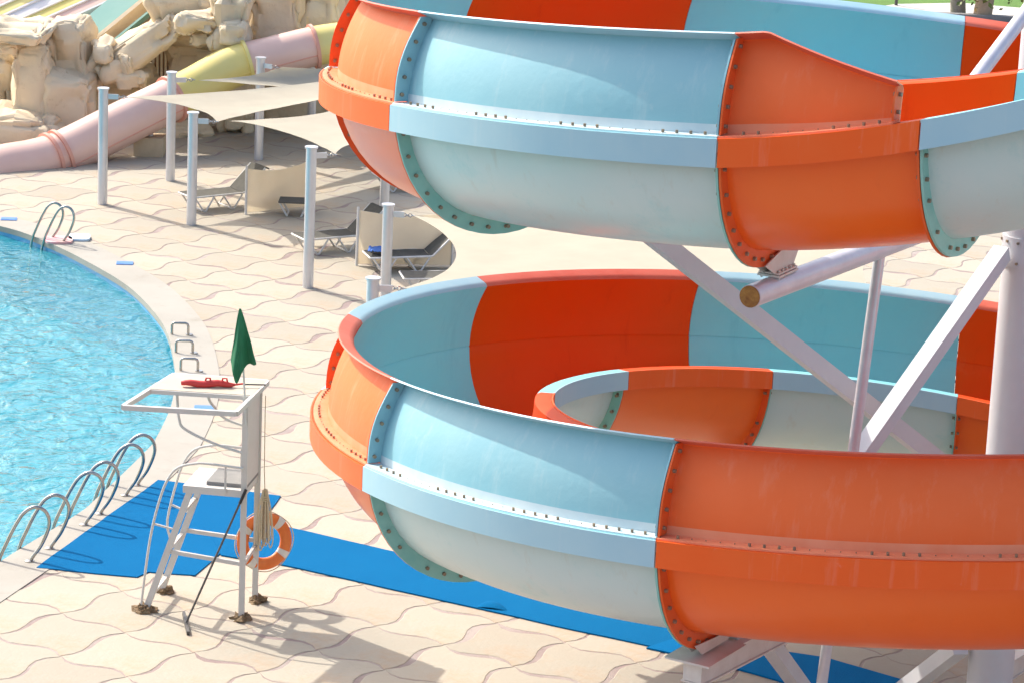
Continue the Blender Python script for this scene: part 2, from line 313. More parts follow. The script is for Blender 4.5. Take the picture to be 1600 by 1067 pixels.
# water surface: rippled grid trimmed to the pool outline
mb = MB()
ey = np.array([p.y for p in edge]); ex = np.array([p.x for p in edge])
def edge_x(y): return float(np.interp(y, ey, ex))
vs = []; idx = {}; NX = 150; ys = np.arange(30.0, 60.4, 0.13)
for j, y in enumerate(ys):
    xr = edge_x(y); xl = -26.0
    for i in range(NX+1):
        t = (i/NX); x = xr - (1-t)**1.0*min(14.0, xr-xl)*1.0
        w = noise.noise(Vector((x*1.5+y*0.25, y*1.9, 0.3)))*0.030 + noise.noise(Vector((x*3.6, y*4.2, 2.0)))*0.013
        vs.append((x, y, -0.17+w))
fs = [(j*(NX+1)+i, j*(NX+1)+i+1, (j+1)*(NX+1)+i+1, (j+1)*(NX+1)+i) for j in range(len(ys)-1) for i in range(NX)]
mb.add(vs, fs); wat = structure(mb.build('pool_water', M['water'], smooth=True, angle=80))

# ogee tiles, slightly proud of the joints
EU, EV = Vector((0.825, -0.565)), Vector((0.575, 0.818)); LU, LV = 1.04, 1.09; T0 = Vector((-2.386, 35.795))
EU.normalize(); EV.normalize()
def lat(i, j):
    r = random.Random(i*1000+j); return T0 + EU*(LU*i+r.uniform(-.03, .03)) + EV*(LV*j+r.uniform(-.03, .03))
def hsh(*k): return random.Random(hash(k)).random()
def edge_pts(a, b, sgn, eid, rev, K=7):
    t_ = (b-a); nrm = Vector((-t_.y, t_.x)).normalized(); out = []
    am = 0.085*(0.8+0.4*hsh(eid, 1)); w = 0.005+0.055*hsh(eid, 2)**2.0; ph = (hsh(eid, 3)-0.5)*2.4; lo_ = 0.006+0.012*hsh(eid, 4)
    for k in range(K):
        t = k/K; tt = 1-t if rev else t
        g = lo_ + w*(0.5-0.5*math.cos(2*math.pi*tt + ph))
        out.append(a + t_*t + nrm*(sgn*am*math.sin(2*math.pi*t) + g))
    return out
def tile_outline(i, j):
    p00, p10, p11, p01 = lat(i, j), lat(i+1, j), lat(i+1, j+1), lat(i, j+1)
    return (edge_pts(p00, p10, -1, (0, i, j), False) + edge_pts(p10, p11, -1, (1, i+1, j), False)
            + edge_pts(p11, p01, -1, (0, i, j+1), True) + edge_pts(p01, p00, -1, (1, i, j), True))
def tile_mesh(pts, z1=0.006):
    c = sum(pts, Vector((0, 0)))/len(pts); n = len(pts); b = MB()
    top = [p + (c-p).normalized()*0.010 for p in pts]
    b.add([(p.x, p.y, z1) for p in top] + [(p.x, p.y, 0.001) for p in pts],
          [tuple(range(n))] + [(k, n+k, n+(k+1) % n, (k+1) % n) for k in range(n)])
    return b, c
def edge_dist(p):
    d = min((p-e).length for e in edge)
    return d if p.x > edge_x(p.y) and p.y < 60.3 or p.y >= 60.3 else -d
SL = [(485, 640), (530, 520), (640, 450), (900, 422), (1560, 470), (1600, 470), (1600, 1000), (1160, 1010), (1030, 975), (700, 880), (590, 790)]
def in_poly(x, y, poly):
    r = False; n = len(poly)
    for i in range(n):
        x0, y0 = poly[i]; x1, y1 = poly[(i+1) % n]
        if (y0 > y) != (y1 > y) and x < (x1-x0)*(y-y0)/(y1-y0)+x0: r = not r
    return r
cand = []
for i in range(-40, 40):
    for j in range(-26, 40):
        c = (lat(i, j)+lat(i+1, j+1))/2
        if not (29 < c.y < 76 and -14 < c.x < 17): continue
        d = edge_dist(c) if c.x < 0 else 9
        if d < -0.2: continue
        px, py = proj((c.x, c.y, 0))
        vis = -40 < px < 1640 and 190 < py < 1110 and not in_poly(px, py, SL)
        if px < 500 and py < 240: vis = False
        if 520 < px and py < 330: vis = False
        cand.append((0 if vis else 1, c.y, i, j, d))
cand.sort()
proto = None; restm = MB(); cnt = 0
for inv, cy_, i, j, d in cand:
    pts = tile_outline(i, j); c = (lat(i, j)+lat(i+1, j+1))/2
    clip = d < 1.9
    if clip:
        q = []
        for p in pts:
            dd = edge_dist(p)
            if dd < COPW*0.5:
                e = min(range(len(edge)), key=lambda k: (p-edge[k]).length)
                t_ = (edge[min(e+1, len(edge)-1)]-edge[max(e-1, 0)]).normalized(); p = edge[e]+Vector((t_.y, -t_.x))*COPW*0.5
            q.append(p)
        pts = q
    if inv == 0 and cnt < 298:
        cnt += 1
        b, _ = tile_mesh([p-c for p in pts]); me = b.mesh('tile', M['tile'])
        o = bpy.data.objects.new('tile', me); COL.objects.link(o); o.parent = deck; o.location = (c.x, c.y, 0)
    else:
        b, _ = tile_mesh(pts); restm.add(b.v, b.f)
ro_ = restm.build('tile_field', M['tile'], deck); ro_['kind'] = 'stuff'
# plain ground past the tiles
mb = MB(); mb.sheet([(-60, 76.2), (-60, 84), (60, 84), (60, 76.2)], 0.001, 0.008)
structure(mb.build('back_terrace', M['coping']))

# ================================================================== SPIRAL SLIDE
CX, CY, KZ, ZRIM = 4.9215, 31.68, 0.5743, 5.5681
DL, RL = 0.879, 7.046
A_T = -5.80
def frame(a):
    aa = max(a, A_T)
    n = Vector((-math.sin(aa), -math.cos(aa), 0)); t = Vector((math.cos(aa), -math.sin(aa), 0))
    L = 0 if a >= A_T else (A_T-a)*6.9
    z = ZRIM - KZ*aa - DL + 0.14*L + 0.04*L*L
    return Vector((CX, CY, 0)) + t*L, n, t, z, L
def S(a, r, z):
    o, n, t, zb, L = frame(a)
    bank = -0.03*min(L, 3.0)*(RL-r)/2.4
    return o + n*r + Vector((0, 0, zb+z+bank))
def sweep(a1, a2, n, prof, mis, caps=True):
    """prof: function(a) -> closed polygon of (r,z); mis: material index for each polygon side"""
    b = MB(); k = None
    for i in range(n+1):
        a = a1+(a2-a1)*i/n; pr = prof(a); k = len(pr)
        b.v += [tuple(S(a, r, z)) for r, z in pr]
    for i in range(n):
        for j in range(k):
            b.f.append((i*k+j, i*k+(j+1) % k, (i+1)*k+(j+1) % k, (i+1)*k+j)); b.mi.append(mis[j])
    if caps:
        # end caps as strips between the two sides of the shell
        h = k//2
        for base in (0, n*k):
            for j in range(h-1):
                b.f.append((base+j, base+j+1, base+k-2-j, base+k-1-j)); b.mi.append(mis[-2])
    return b
def shell(line, th):
    """line: open polyline (r,z) -> closed polygon: upper side then lower side reversed"""
    up, lo = [], []
    m = len(line)
    for i in range(m):
        a = line[max(i-1, 0)]; c = line[min(i+1, m-1)]; d = math.hypot(c[0]-a[0], c[1]-a[1])
        nx, nz = -(c[1]-a[1])/d, (c[0]-a[0])/d
        up.append((line[i][0]+nx*th/2, line[i][1]+nz*th/2)); lo.append((line[i][0]-nx*th/2, line[i][1]-nz*th/2))
    return up + lo[::-1], m
RC, RT, RZ = 5.747, 1.105, 1.225
def tilt(r): return 0.147*(1-(min(max(r, 4.65), 6.82)-4.65)/2.17)
trough_line = [(4.475, 0.150), (4.61, 0.150), (4.64, 0.142)]
for k in range(1, 24):
    f = math.pi + math.pi*k/24; r = RC+RT*math.cos(f); trough_line.append((r, tilt(r)+RZ*math.sin(f)))
trough_line += [(6.852, -0.012), (6.856, -0.0045), (7.03, -0.004)]
TP, TN = shell(trough_line, 0.022)
def wall_line(hgt=0.79):
    l = [(7.015, 0.014), (6.875, 0.013), (6.853, 0.012)]
    for k in range(1, 11):
        z = 0.024+(hgt-0.024)*k/10; l.append((6.851-0.235*(z/0.79)**2, z))
    rt = l[-1][0]
    l += [(rt+0.012, hgt+0.020), (rt+0.050, hgt+0.042), (rt+0.155, hgt+0.085), (rt+0.160, hgt+0.078)]
    return l
def wall_poly(hgt): return shell([(r, z) for r, z in wall_line(hgt)], 0.018)
WN = wall_poly(0.79)[1]
def wall_r(z): return 6.851-0.235*(z/0.79)**2

bolt_r = 0.019
def bolt(b, p, ax, L=0.03, r=bolt_r, n=7):
    b.tube([p-ax*L/2, p+ax*L/2], r, n)

def rib_trough(b, a, th, mi):
    """end flange below the lips, plate of thickness th starting at angle a"""
    N_ = 26; R0, R1 = 0.010, 0.150; da = th/6.5
    vs = []
    for aa in (a, a+da):
        for k in range(N_+1):
            f = math.pi*1.03 + math.pi*0.94*k/N_
            for R2 in (R0, R1):
                r = RC+(RT+R2*0.9)*math.cos(f); vs.append(S(aa, r, tilt(r)+(RZ+R2*1.1)*math.sin(f)))
    w = 2*(N_+1); fs = []
    for k in range(N_):
        p = 2*k
        fs += [(p, p+2, p+3, p+1), (w+p, w+p+1, w+p+3, w+p+2), (p+1, p+3, w+p+3, w+p+1)]
    b.add(vs, fs, mi)
def rib_wall(b, a, th, hgt, mi):
    N_ = 10; da = th/6.9; vs = []
    for aa in (a, a+da):
        for k in range(N_+1):
            z = 0.03+(hgt+0.035-0.03)*k/N_; ri = wall_r(min(z, hgt))+0.008
            t = k/N_; re = 6.995 + (wall_r(hgt)+0.135-6.995)*t + 0.07*math.sin(math.pi*t)*min(1, hgt/0.79)
            vs += [S(aa, ri, z), S(aa, max(re, ri+0.02), z)]
    w = 2*(N_+1); fs = []
    for k in range(N_):
        p = 2*k; fs += [(p, p+2, p+3, p+1), (w+p, w+p+1, w+p+3, w+p+2), (p+1, p+3, w+p+3, w+p+1)]
    fs += [(2*N_, w+2*N_, w+2*N_+1, 2*N_+1)]
    b.add(vs, fs, mi)

slide = thing('spiral_water_slide', (CX, CY, 0), 'large open spiral water slide of alternating light blue and orange panels round a white column', 'water slide')
low = [0.535, 1.117, 1.684, 2.224, 2.743, 3.27, 3.80, 4.33, 4.86]
upr = [-5.80, -5.216, -4.66, -4.12, -3.59, -3.05, -2.54, -2.03, -1.52, -1.005, -0.49, 0.02]
seams = upr + low
straight = [-6.80, -6.445, -6.06]                     # two straight lead-in panels before the first seam
allp = [(straight[0], straight[1]), (straight[1], straight[2]), (straight[2], upr[0])] + [(seams[i], seams[i+1]) for i in range(len(seams)-1)]
GAP = 0.0006
for pi_, (a1, a2) in enumerate(allp):
    blue = (pi_ % 2 == 1)
    if pi_ < 3: blue = (pi_ == 1)
    CN = 'blue' if blue else 'orange'
    lead = a2 <= A_T+1e-6
    g1, g2 = a1+GAP, a2-GAP; nst = 16
    # trough shell: inside / outside colours
    mis = [0]*(TN-1) + [1] + [1]*(TN-1) + [1]
    b = sweep(g1, g2, nst, lambda a: TP, mis)
    rm = 2
    rib_trough(b, g1, 0.020, rm); rib_trough(b, g2-0.020/6.5, 0.020, rm)
    tp = b.build('trough_panel', [M[CN+'_in'], M[CN+'_under'], M['teal_rib' if blue else 'orange_rib']], slide, smooth=True, angle=40)
    if a1 in (0.535, -5.216): pass
    # skirts hanging from both lips
    for (r0, r1, zt, zb, nm) in ((7.034, 7.050, 0.006, -0.243, 'outer_skirt'), (4.452, 4.470, 0.166, -0.055, 'inner_skirt')):
        e1, e2 = g1-0.0022, g2-0.0030
        b = sweep(e1, e2, nst, lambda a: [(r0, zt), (r1, zt), (r1, zb), (r0, zb)], [0, 0, 0, 0], caps=False)
        k = 4
        b.f += [(0, 1, 2, 3), tuple(nst*4+x for x in (3, 2, 1, 0))]; b.mi += [0, 0]
        b.build(nm, M[CN+'_skirt'], slide, smooth=True, angle=40)
    # bolts of the trough end flanges
    bb = MB()
    for ae, sgn in ((g1, -1), (g2, 1)):
        o_, n_, t_, z_, L_ = frame(ae)
        for k in range(17):
            f = math.pi*1.07 + math.pi*0.86*k/16 + random.uniform(-.01, .01); r = RC+(RT+0.078)*math.cos(f)
            if random.random() < 0.08: continue
            bolt(bb, S(ae, r, tilt(r)+(RZ+0.09)*math.sin(f)) + t_*(0.010*sgn), t_, 0.075)
    o = bb.build('flange_bolts', M['bolt'], tp); o['kind'] = 'stuff'; o.matrix_parent_inverse = Matrix.Identity(4)
    # outer wall panel
    if lead and a2 != A_T: continue
    if lead:
        w1 = A_T - 1.56/6.9; w2 = g2
        def hg(a):
            L = (A_T-a)*6.9
            return 0.79 if L < 0.30 else 0.79 - (L-0.30)/(1.52-0.30)*0.50
    else:
        w1, w2 = g1, g2
        def hg(a): return 0.79
    mis = [0]*(WN-1) + [1] + [1]*(WN-1) + [1]
    mis = [0 if j >= 2 and j < WN-5 else 3 if j >= WN-5 else 1 for j in range(WN)] + [3 if j < 3 else 4 if j >= WN-4 else 1 for j in range(WN)]
    b = sweep(w1, w2, 24 if lead else nst, lambda a: wall_poly(hg(a))[0], mis)
    rib_wall(b, w1, 0.018, hg(w1+0.018/6.9), 2); rib_wall(b, w2-0.018/6.9, 0.018, hg(w2), 2)
    wp = b.build('wall_panel', [M[CN+'_in'], M[CN+'_out'], M['blue_out' if blue else 'orange_rib'], M[CN+'_rim'], M[CN+'_foot']], slide, smooth=True, angle=38)
    bb = MB()
    for ae, sgn in ((w1, -1), (w2, 1)):
        o_, n_, t_, z_, L_ = frame(ae); hh = hg(ae)
        nb = 5 if hh > 0.5 else 2
        for k in range(nb):
            z = 0.10 + (hh-0.13)*k/(nb-1); bolt(bb, S(ae, wall_r(z)+0.085, z)+t_*(0.009*sgn), t_, 0.07)
    span = w2-w1; k = 0; a = w1+0.02
    while a < w2-0.015:
        if (k//4) % 2 == 0 or random.random() < 0.1:
            bolt(bb, S(a, 6.955, 0.038), Vector((0, 0, 1)), 0.026, 0.0135)
        else: bolt(bb, S(a, 6.955, 0.034), Vector((0, 0, 1)), 0.008, 0.006)
        a += 0.0195; k += 1
    o = bb.build('wall_bolts', M['bolt'], wp); o['kind'] = 'stuff'; o.matrix_parent_inverse = Matrix.Identity(4)

# ---- steel frame that carries the slide
colp = at(1577, 707, CY)
sup = thing('slide_support_frame', (colp.x, colp.y, 0), 'white steel column with pipe arms and diagonal braces carrying the spiral slide', 'support frame')
mb = MB(); mb.tube([(colp.x, colp.y, 0), (colp.x, colp.y, 16.5)], 0.25, 40); mb.build('column', M['white_steel'], sup, smooth=True)
mb = MB(); mb.box((colp.x, colp.y, 0.03), (0.9, 0.9, 0.04)); mb.build('base_plate', M['white_steel'], sup)
def colz(py): return at(1577, py, CY).z
def bottom(a): return frame(a)[3] - RZ + 0.07
def gusset(a, rr, drop, w=0.30, wt=0.9):
    b = MB(); o_, n_, t_, z_, L_ = frame(a)
    for s_ in (-0.055, 0.055):
        p = []
        zb = -RZ+0.07-0.16-drop
        for (r, z) in ((rr-w/2, zb), (rr+w/2, zb), (rr+wt/2, -0.24-math.sqrt(max(0.01, 1.22**2-(rr+wt/2-RC)**2))+0.15), (rr-wt/2, -0.24-math.sqrt(max(0.01, 1.22**2-(rr-wt/2-RC)**2))+0.17)):
            p.append(S(a, r, z)+t_*s_)
        b.add(p + [q+t_*0.012 for q in p], [(0, 1, 2, 3), (7, 6, 5, 4), (0, 4, 5, 1), (1, 5, 6, 2), (2, 6, 7, 3), (3, 7, 4, 0)])
    b.build('gusset', M['gusset'], sup)
def radial_pt(a, r, z):
    o_, n_, t_, z_, L_ = frame(a); return o_+n_*r+Vector((0, 0, z))
def arm_pipe(a, drop, r_end=6.55, rad=0.105, gr=5.75):
    z = bottom(a)-0.16-drop-rad
    e = radial_pt(a, r_end, z); c = Vector((colp.x, colp.y, z))
    mb = MB(); mb.tube([c, e], rad, 24); mb.build('arm', M['pipe'], sup, smooth=True)
    d = (e-c).normalized()
    mb = MB(); mb.tube([e-d*0.002, e+d*0.012], rad*0.94, 20); mb.build('pipe_end', M['rust'], sup)
    mb = MB(); mb.tube([e-d*0.02, e+d*0.03], rad*1.02, 24, caps=False); 
    gusset(a, gr, drop)
    pl = MB(); o_, n_, t_, z_, L_ = frame(a); q = radial_pt(a, gr, z+rad+0.012)
    m = Matrix((n_, t_, Vector((0, 0, 1)))).transposed(); pl.box(q, (0.42, 0.22, 0.02), m); pl.box(q+Vector((0, 0, 0.025)), (0.42, 0.20, 0.016), m)
    for k in range(5):
        for s_ in (-0.085, 0.085): pl.tube([q+n_*(k*0.085-0.17)+t_*s_-Vector((0, 0, 0.03)), q+n_*(k*0.085-0.17)+t_*s_+Vector((0, 0, 0.055))], 0.012, 6)
    pl.build('bracket_plate', M['rust'] if False else M['gusset'], sup)
    return e, z
def arm_box(a, drop=0.07, r_end=6.15):
    z = bottom(a)-0.16-drop-0.11
    e = radial_pt(a, r_end, z); c = Vector((colp.x, colp.y, z)); d = (e-c).normalized(); x = d.cross(Vector((0, 0, 1)))
    mb = MB()
    for s_ in (-0.11, 0.11): mb.bar(c+x*s_*0.8, e+x*s_*0.8, 0.02, 0.20)
    mb.bar(c+Vector((0, 0, 0.108)), e+Vector((0, 0, 0.108)), 0.24, 0.016); mb.bar(c-Vector((0, 0, 0.108)), e-Vector((0, 0, 0.108)), 0.24, 0.016)
    mb.bar(e-d*0.012, e-d*0.002, 0.19, 0.19)
    mb.build('arm', M['gusset'], sup)
    mb = MB(); o_, n_, t_, z_, L_ = frame(a); m = Matrix((n_, t_, Vector((0, 0, 1)))).transposed()
    mb.box(radial_pt(a, 5.9, z+0.128), (0.75, 0.46, 0.02), m); mb.build('bracket_plate', M['gusset'], sup)
    gusset(a, 5.85, drop-0.06, 0.5, 0.8)
    return e, z
up_e, up_z = arm_pipe(-5.80, 0.13, 6.10, gr=5.50)
for a in (-2.03, -1.005): arm_pipe(a, 0.22, 6.0)
lo_e, lo_z = arm_box(0.535)
for a in (1.684, 2.743, 3.80, 4.86): arm_box(a)
def brace(p, q, w, d):
    mb = MB(); mb.bar(p, q, w, d); mb.build('brace', M['white_steel'], sup)
def pipe_brace(p, q, r, m='pipe', nm='brace'):
    mb = MB(); mb.tube([p, q], r, 18); mb.build(nm, M[m], sup, smooth=True)
COLV = Vector((colp.x, colp.y, 0))
# column head to the end of the lower arm
brace(at(1566, 395, CY-0.2), radial_pt(0.535, 5.4, lo_z+0.1), 0.17, 0.17)
# upper left arm to the column, low
a_ = min((abs(proj(S(-5.9+0.01*k, 5.1, -RZ+0.1))[0]-985), -5.9+0.01*k) for k in range(90))[1]
brace(S(a_, 5.1, -RZ+0.1), COLV+Vector((0, 0, colz(800))), 0.17, 0.17)
# thin post from the upper pipe arm down to the deck
def on_arm(f): return Vector((colp.x, colp.y, up_z)).lerp(up_e, f)
best = min((abs(proj(on_arm(k/100))[0]-1374), k/100) for k in range(5, 100))[1]
pa = on_arm(best)
gp = G(1284, 1075); Yb = pa.y
foot = at(1284, 1067, pa.y); dirv = (foot-pa).normalized(); foot = pa + dirv*(pa.z/(-dirv.z))
pipe_brace(pa, foot, 0.055, 'pipe', 'post')
# upper brace from the column towards the upper arm
pipe_brace(at(1612, 8, CY-0.25), at(1500, 157, CY-1.6), 0.075, 'pipe')
pipe_brace(at(1500, 157, CY-1.6), on_arm(0.45), 0.075, 'pipe')
# lower right braces on the deck
brace(at(1500, 1010, CY-0.1), G(1395, 1090), 0.17, 0.17)
brace(lo_e.lerp(Vector((colp.x, colp.y, lo_z)), 0.20), G(1330, 1180), 0.15, 0.15)

for zc in (at(1566, 395, CY-0.2).z, colz(800), up_z, lo_z):
    mb = MB(); mb.tube([COLV+Vector((0, 0, zc-0.16)), COLV+Vector((0, 0, zc+0.16))], 0.268, 40); mb.build('collar', M['white_steel'], sup, smooth=True)
    mb = MB()
    for k in range(12):
        an = 2*math.pi*k/12; d = Vector((math.cos(an), math.sin(an), 0))
        for zz in (-0.11, 0.11): mb.tube([COLV+d*0.262+Vector((0, 0, zc+zz)), COLV+d*0.285+Vector((0, 0, zc+zz))], 0.016, 6)
    o = mb.build('collar_bolts', M['bolt'], sup); o['kind'] = 'stuff'
# ================================================================== ON THE DECK: mats
def mat_thing(name, px, z, thick, m, label, curl=None):
    pts = [G(*p) for p in px]; c = sum(pts, Vector((0, 0, 0)))/len(pts)
    # subdivided outline keeps the edge slightly uneven
    out = []
    for i in range(len(pts)):
        a, b = pts[i], pts[(i+1) % len(pts)]; k = max(2, int((b-a).length/0.25)); nr = Vector((-(b-a).y, (b-a).x, 0)).normalized()
        for j in range(k): out.append(a.lerp(b, j/k) + nr*(noise.noise(a.lerp(b, j/k)*1.7)*0.02))
    mb = MB(); mb.sheet([(p.x-c.x, p.y-c.y) for p in out], 0.0, thick)
    o = mb.build(name, M[m]); o.location = (c.x, c.y, z); tag(o, label, 'mat', 'blue rubber mats'); return o
m1 = [(56, 888), (247, 751), (439, 776), (424, 797), (305, 900), (232, 895), (214, 903)]
mat_thing('rubber_mat', m1, 0.008, 0.014, 'mat_blue', 'wide blue rubber mat under the lifeguard chair beside the pool handrails')
mat_thing('rubber_mat', [(330, 842), (388, 812), (457, 827), (622, 865), (830, 912), (1120, 985), (1150, 1040), (980, 1004), (750, 953), (442, 884), (345, 869)], 0.009, 0.017, 'mat_blue', 'long blue rubber mat strip running from the life ring to below the slide')
mat_thing('rubber_mat', [(1068, 995), (1010, 1014), (1120, 1038), (1250, 1075), (1420, 1120), (1600, 1130), (1420, 1067), (1290, 1030)], 0.010, 0.020, 'mat_light', 'brighter blue rubber mat under the orange slide panel, nearest the viewer')

long_mat = [o for o in COL.objects if o.name.startswith('rubber_mat') and 'long' in o['label']][0]
mb = MB(); q0, q1 = G(742, 951), G(792, 957); n_ = 10; vs = []
for i in range(n_+1):
    f = i/n_; p = q0.lerp(q1, f); bulge = math.sin(math.pi*f)**0.8
    for j in range(5):
        g = j/4; vs.append(p-long_mat.location + Vector((0.02*g, 0.30*g*bulge, 0.020 + 0.055*bulge*math.sin(math.pi*(0.15+0.85*g)))))
mb.add(vs, [(i*5+j, i*5+j+1, (i+1)*5+j+1, (i+1)*5+j) for i in range(n_) for j in range(4)])
o = mb.build('curled_edge', M['mat_blue'], smooth=True, angle=80); o.parent = long_mat

# ================================================================== HANDRAILS AND GRAB BARS
def pool_normal(p):
    k = min(range(len(edge)), key=lambda k: (p.to_2d()-edge[k]).length)
    t_ = (edge[min(k+1, len(edge)-1)]-edge[max(k-1, 0)]).normalized(); return Vector((t_.y, -t_.x, 0))
def handrail(foot_px, label, nrm=None, sc=1.0):
    f = G(*foot_px); n = nrm or Vector((1, 0.05, 0)).normalized()
    prof = [(-0.50, -0.75), (-0.42, -0.10), (-0.27, 0.30), (-0.13, 0.58), (-0.03, 0.70), (0.08, 0.745), (0.19, 0.70), (0.245, 0.59), (0.235, 0.45), (0.15, 0.24), (0.045, 0.08), (0.0, 0.0)]
    t = thing('pool_handrail', f, label, 'handrail', 'curved steel pool handrails')
    mb = MB(); pts = [f+n*(w*sc)+Vector((0, 0, z*sc)) for w, z in prof]
    mb.tube([Vector(p) for p in smooth_curve(pts, 5)], 0.024, 12); mb.build('rail', M['steel'], t, smooth=True)
    mb = MB(); mb.tube([f+Vector((0, 0, 0.010)), f+Vector((0, 0, 0.028)), f+Vector((0, 0, 0.042))], [0.062, 0.060, 0.030], 18); mb.build('foot_plate', M['steel'], t, smooth=True)
for i, (p, w) in enumerate(zip([(46, 878), (77, 858), (131, 821), (155, 804), (195, 775), (213, 759)],
        ['nearest the viewer, first of the row of six', 'second of the row of six from the viewer', 'third of the row of six from the viewer',
         'fourth of the row of six from the viewer', 'fifth of the row of six', 'last and farthest of the row of six'])):
    handrail(p, 'curved steel pool handrail by blue mat, ' + w)
handrail((80, 375), 'curved steel handrail of the far ladder, left of the pair', Vector((0.9, -0.25, 0)).normalized(), 0.95)
handrail((97, 381), 'curved steel handrail of the far ladder, right beside pink board', Vector((0.9, -0.25, 0)).normalized(), 0.95)
for p, w in (((294, 525), 'farthest'), ((301, 553), 'middle'), ((309, 581), 'nearest')):
    f = G(*p); n = Vector((1, 0, 0)); q = f - n*0.27
    t = thing('grab_bar', f, 'low squared steel grab bar at pool edge, %s of the three' % w, 'grab bar', 'low grab bars at the pool edge')
    pts = [q+Vector((0, 0, -0.8)), q+Vector((0, 0, 0.02)), q+Vector((0, 0, 0.17)), q+n*0.012+Vector((0, 0, 0.20)), q+n*0.045+Vector((0, 0, 0.215)), f-n*0.05+Vector((0, 0, 0.215)), f-n*0.014+Vector((0, 0, 0.20)), f+Vector((0, 0, 0.165)), f+Vector((0, 0, 0.0))]
    mb = MB(); mb.tube(pts, 0.022, 12); mb.build('rail', M['steel'], t, smooth=True, angle=60)
    mb = MB(); mb.tube([f+Vector((0.02, 0, 0.010)), f+Vector((0.02, 0, 0.032))], 0.060, 16); mb.build('foot_plate', M['steel'], t)
for px, rz, lab in (((195, 412), 0.1, 'small blue plate set on the coping by the far pool curve'), ((319, 637), 0.05, 'small blue plate on the coping seen under the chair canopy'), ((14, 343), 0.1, 'small blue plate on the far coping left of the ladder')):
    p = G(*px, 0.016); mb = MB(); m = Matrix.Rotation(rz, 3, 'Z')
    mb.box((0, 0, 0.006), (0.30, 0.24, 0.012), m); mb.box((0, 0, 0.0135), (0.26, 0.20, 0.003), m)
    o = mb.build('deck_plate', M['sign']); o.location = p; tag(o, lab, 'plate', 'blue plates on the coping')
for px, m, lab, rz, sz in (((92, 377), 'board_pink', 'pink foam board lying on the coping by the far ladder', 0.2, (0.50, 0.55)), ((124, 373), 'board_blue', 'pale blue foam board lying beside the pink board', 0.1, (0.40, 0.5))):
    p = G(*px, 0.016); mb = MB(); w, d = sz
    mb.sheet([(w/2*math.copysign(abs(math.cos(a))**0.5, math.cos(a)), d/2*math.copysign(abs(math.sin(a))**0.5, math.sin(a))) for a in np.linspace(0, 2*math.pi, 28, endpoint=False)], 0, 0.04)
    o = mb.build('foam_board', M[m]); o.location = p; o.rotation_euler = (0, 0, rz); tag(o, lab, 'foam board')

# ================================================================== LIFEGUARD CHAIR
FL, BL, FR, BR = G(225, 955), G(258, 925), G(377, 968), G(403, 940)
EXv = ((FR-FL)+(BR-BL)).normalized(); EYv = Vector((-EXv.y, EXv.x, 0))
O_ = FR.copy()
DEP = ((FR-FL)+(BR-BL)).length/2; WID = 0.70
def Cc(x, y, z): return O_ + EXv*x + EYv*y + Vector((0, 0, z))     # x: 0 at back posts, negative to the front; y: 0 near, WID far
chair = thing('lifeguard_chair', (FR+BR)/2, 'tall white lifeguard chair with canopy standing on blue mat by the pool', 'lifeguard chair')
SEAT, TOP, SX = 1.62, 2.80, -0.70
def cbar(nm, a, b, w, d, m='white_paint'):
    mb = MB(); mb.bar(a, b, w, d); return mb.build(nm, M[m], chair)
for y in (0, WID):
    cbar('post', Cc(0, y, 0), Cc(0, y, TOP), 0.07, 0.07)
    cbar('front_leg', Cc(-DEP, y, 0), Cc(SX+0.03, y, SEAT-0.03), 0.065, 0.075)
def legpt(y, z):
    f = z/SEAT; return Cc(-DEP+(SX+0.03+DEP)*f, y, z)
for z in (0.22, 0.80, 1.28):
    cbar('rung', legpt(0, z), legpt(WID, z), 0.05, 0.035)
cbar('side_rail', legpt(0, 0.80), Cc(0, 0, 0.72), 0.035, 0.05); cbar('side_rail', legpt(WID, 0.85), Cc(0, WID, 0.80), 0.035, 0.05)
cbar('side_rail', Cc(0, 0, 0.70), Cc(0, WID, 0.75), 0.035, 0.05)
mb = MB(); m3 = Matrix((EXv, EYv, Vector((0, 0, 1)))).transposed()
mb.box(Cc(SX/2-0.02, WID/2, SEAT), (abs(SX)+0.06, WID+0.08, 0.09), m3); mb.build('seat', M['white_paint'], chair)
mb = MB(); mb.box(Cc(-0.235, WID/2+0.02, SEAT+0.065), (0.50, WID-0.10, 0.05), m3); mb.build('seat_pad', mat('grey_seat_pad', (0.24, 0.235, 0.23), 0.8, var=(0.29, 0.28, 0.27), var_scale=6, spec=0.1), chair)
mb = MB(); mb.box(Cc(0.0, WID/2, (SEAT+TOP)/2+0.03), (0.035, WID-0.075, TOP-SEAT-0.10), m3); mb.build('back_panel', M['white_paint'], chair)
# hand rails of thin pipe
for y, zlow in ((-0.05, 0.02), (WID+0.05, 0.75)):
    pts = [Cc(-DEP-0.05, y, 0.02) if y < 0 else Cc(-DEP+0.10, y, 0.70), Cc(-DEP+0.06, y, 0.95), Cc(-DEP+0.19, y, 1.52), Cc(-DEP+0.30, y, 1.78), Cc(-DEP+0.42, y, 1.90), Cc(-DEP+0.60, y, 1.955), Cc(-0.45, y, 1.97), Cc(0, y, 1.95)]
    mb = MB(); mb.tube([Vector(p) for p in smooth_curve(pts, 4)], 0.016, 10); mb.build('hand_rail', M['white_paint'], chair, smooth=True)
    cbar('rail_stay', Cc(-0.22, y, SEAT), Cc(-0.22, y, 1.96), 0.025, 0.025)
    cbar('rail_stay', Cc(-DEP+0.10, y, 1.15), legpt(0 if y < 0 else WID, 1.08), 0.022, 0.022)
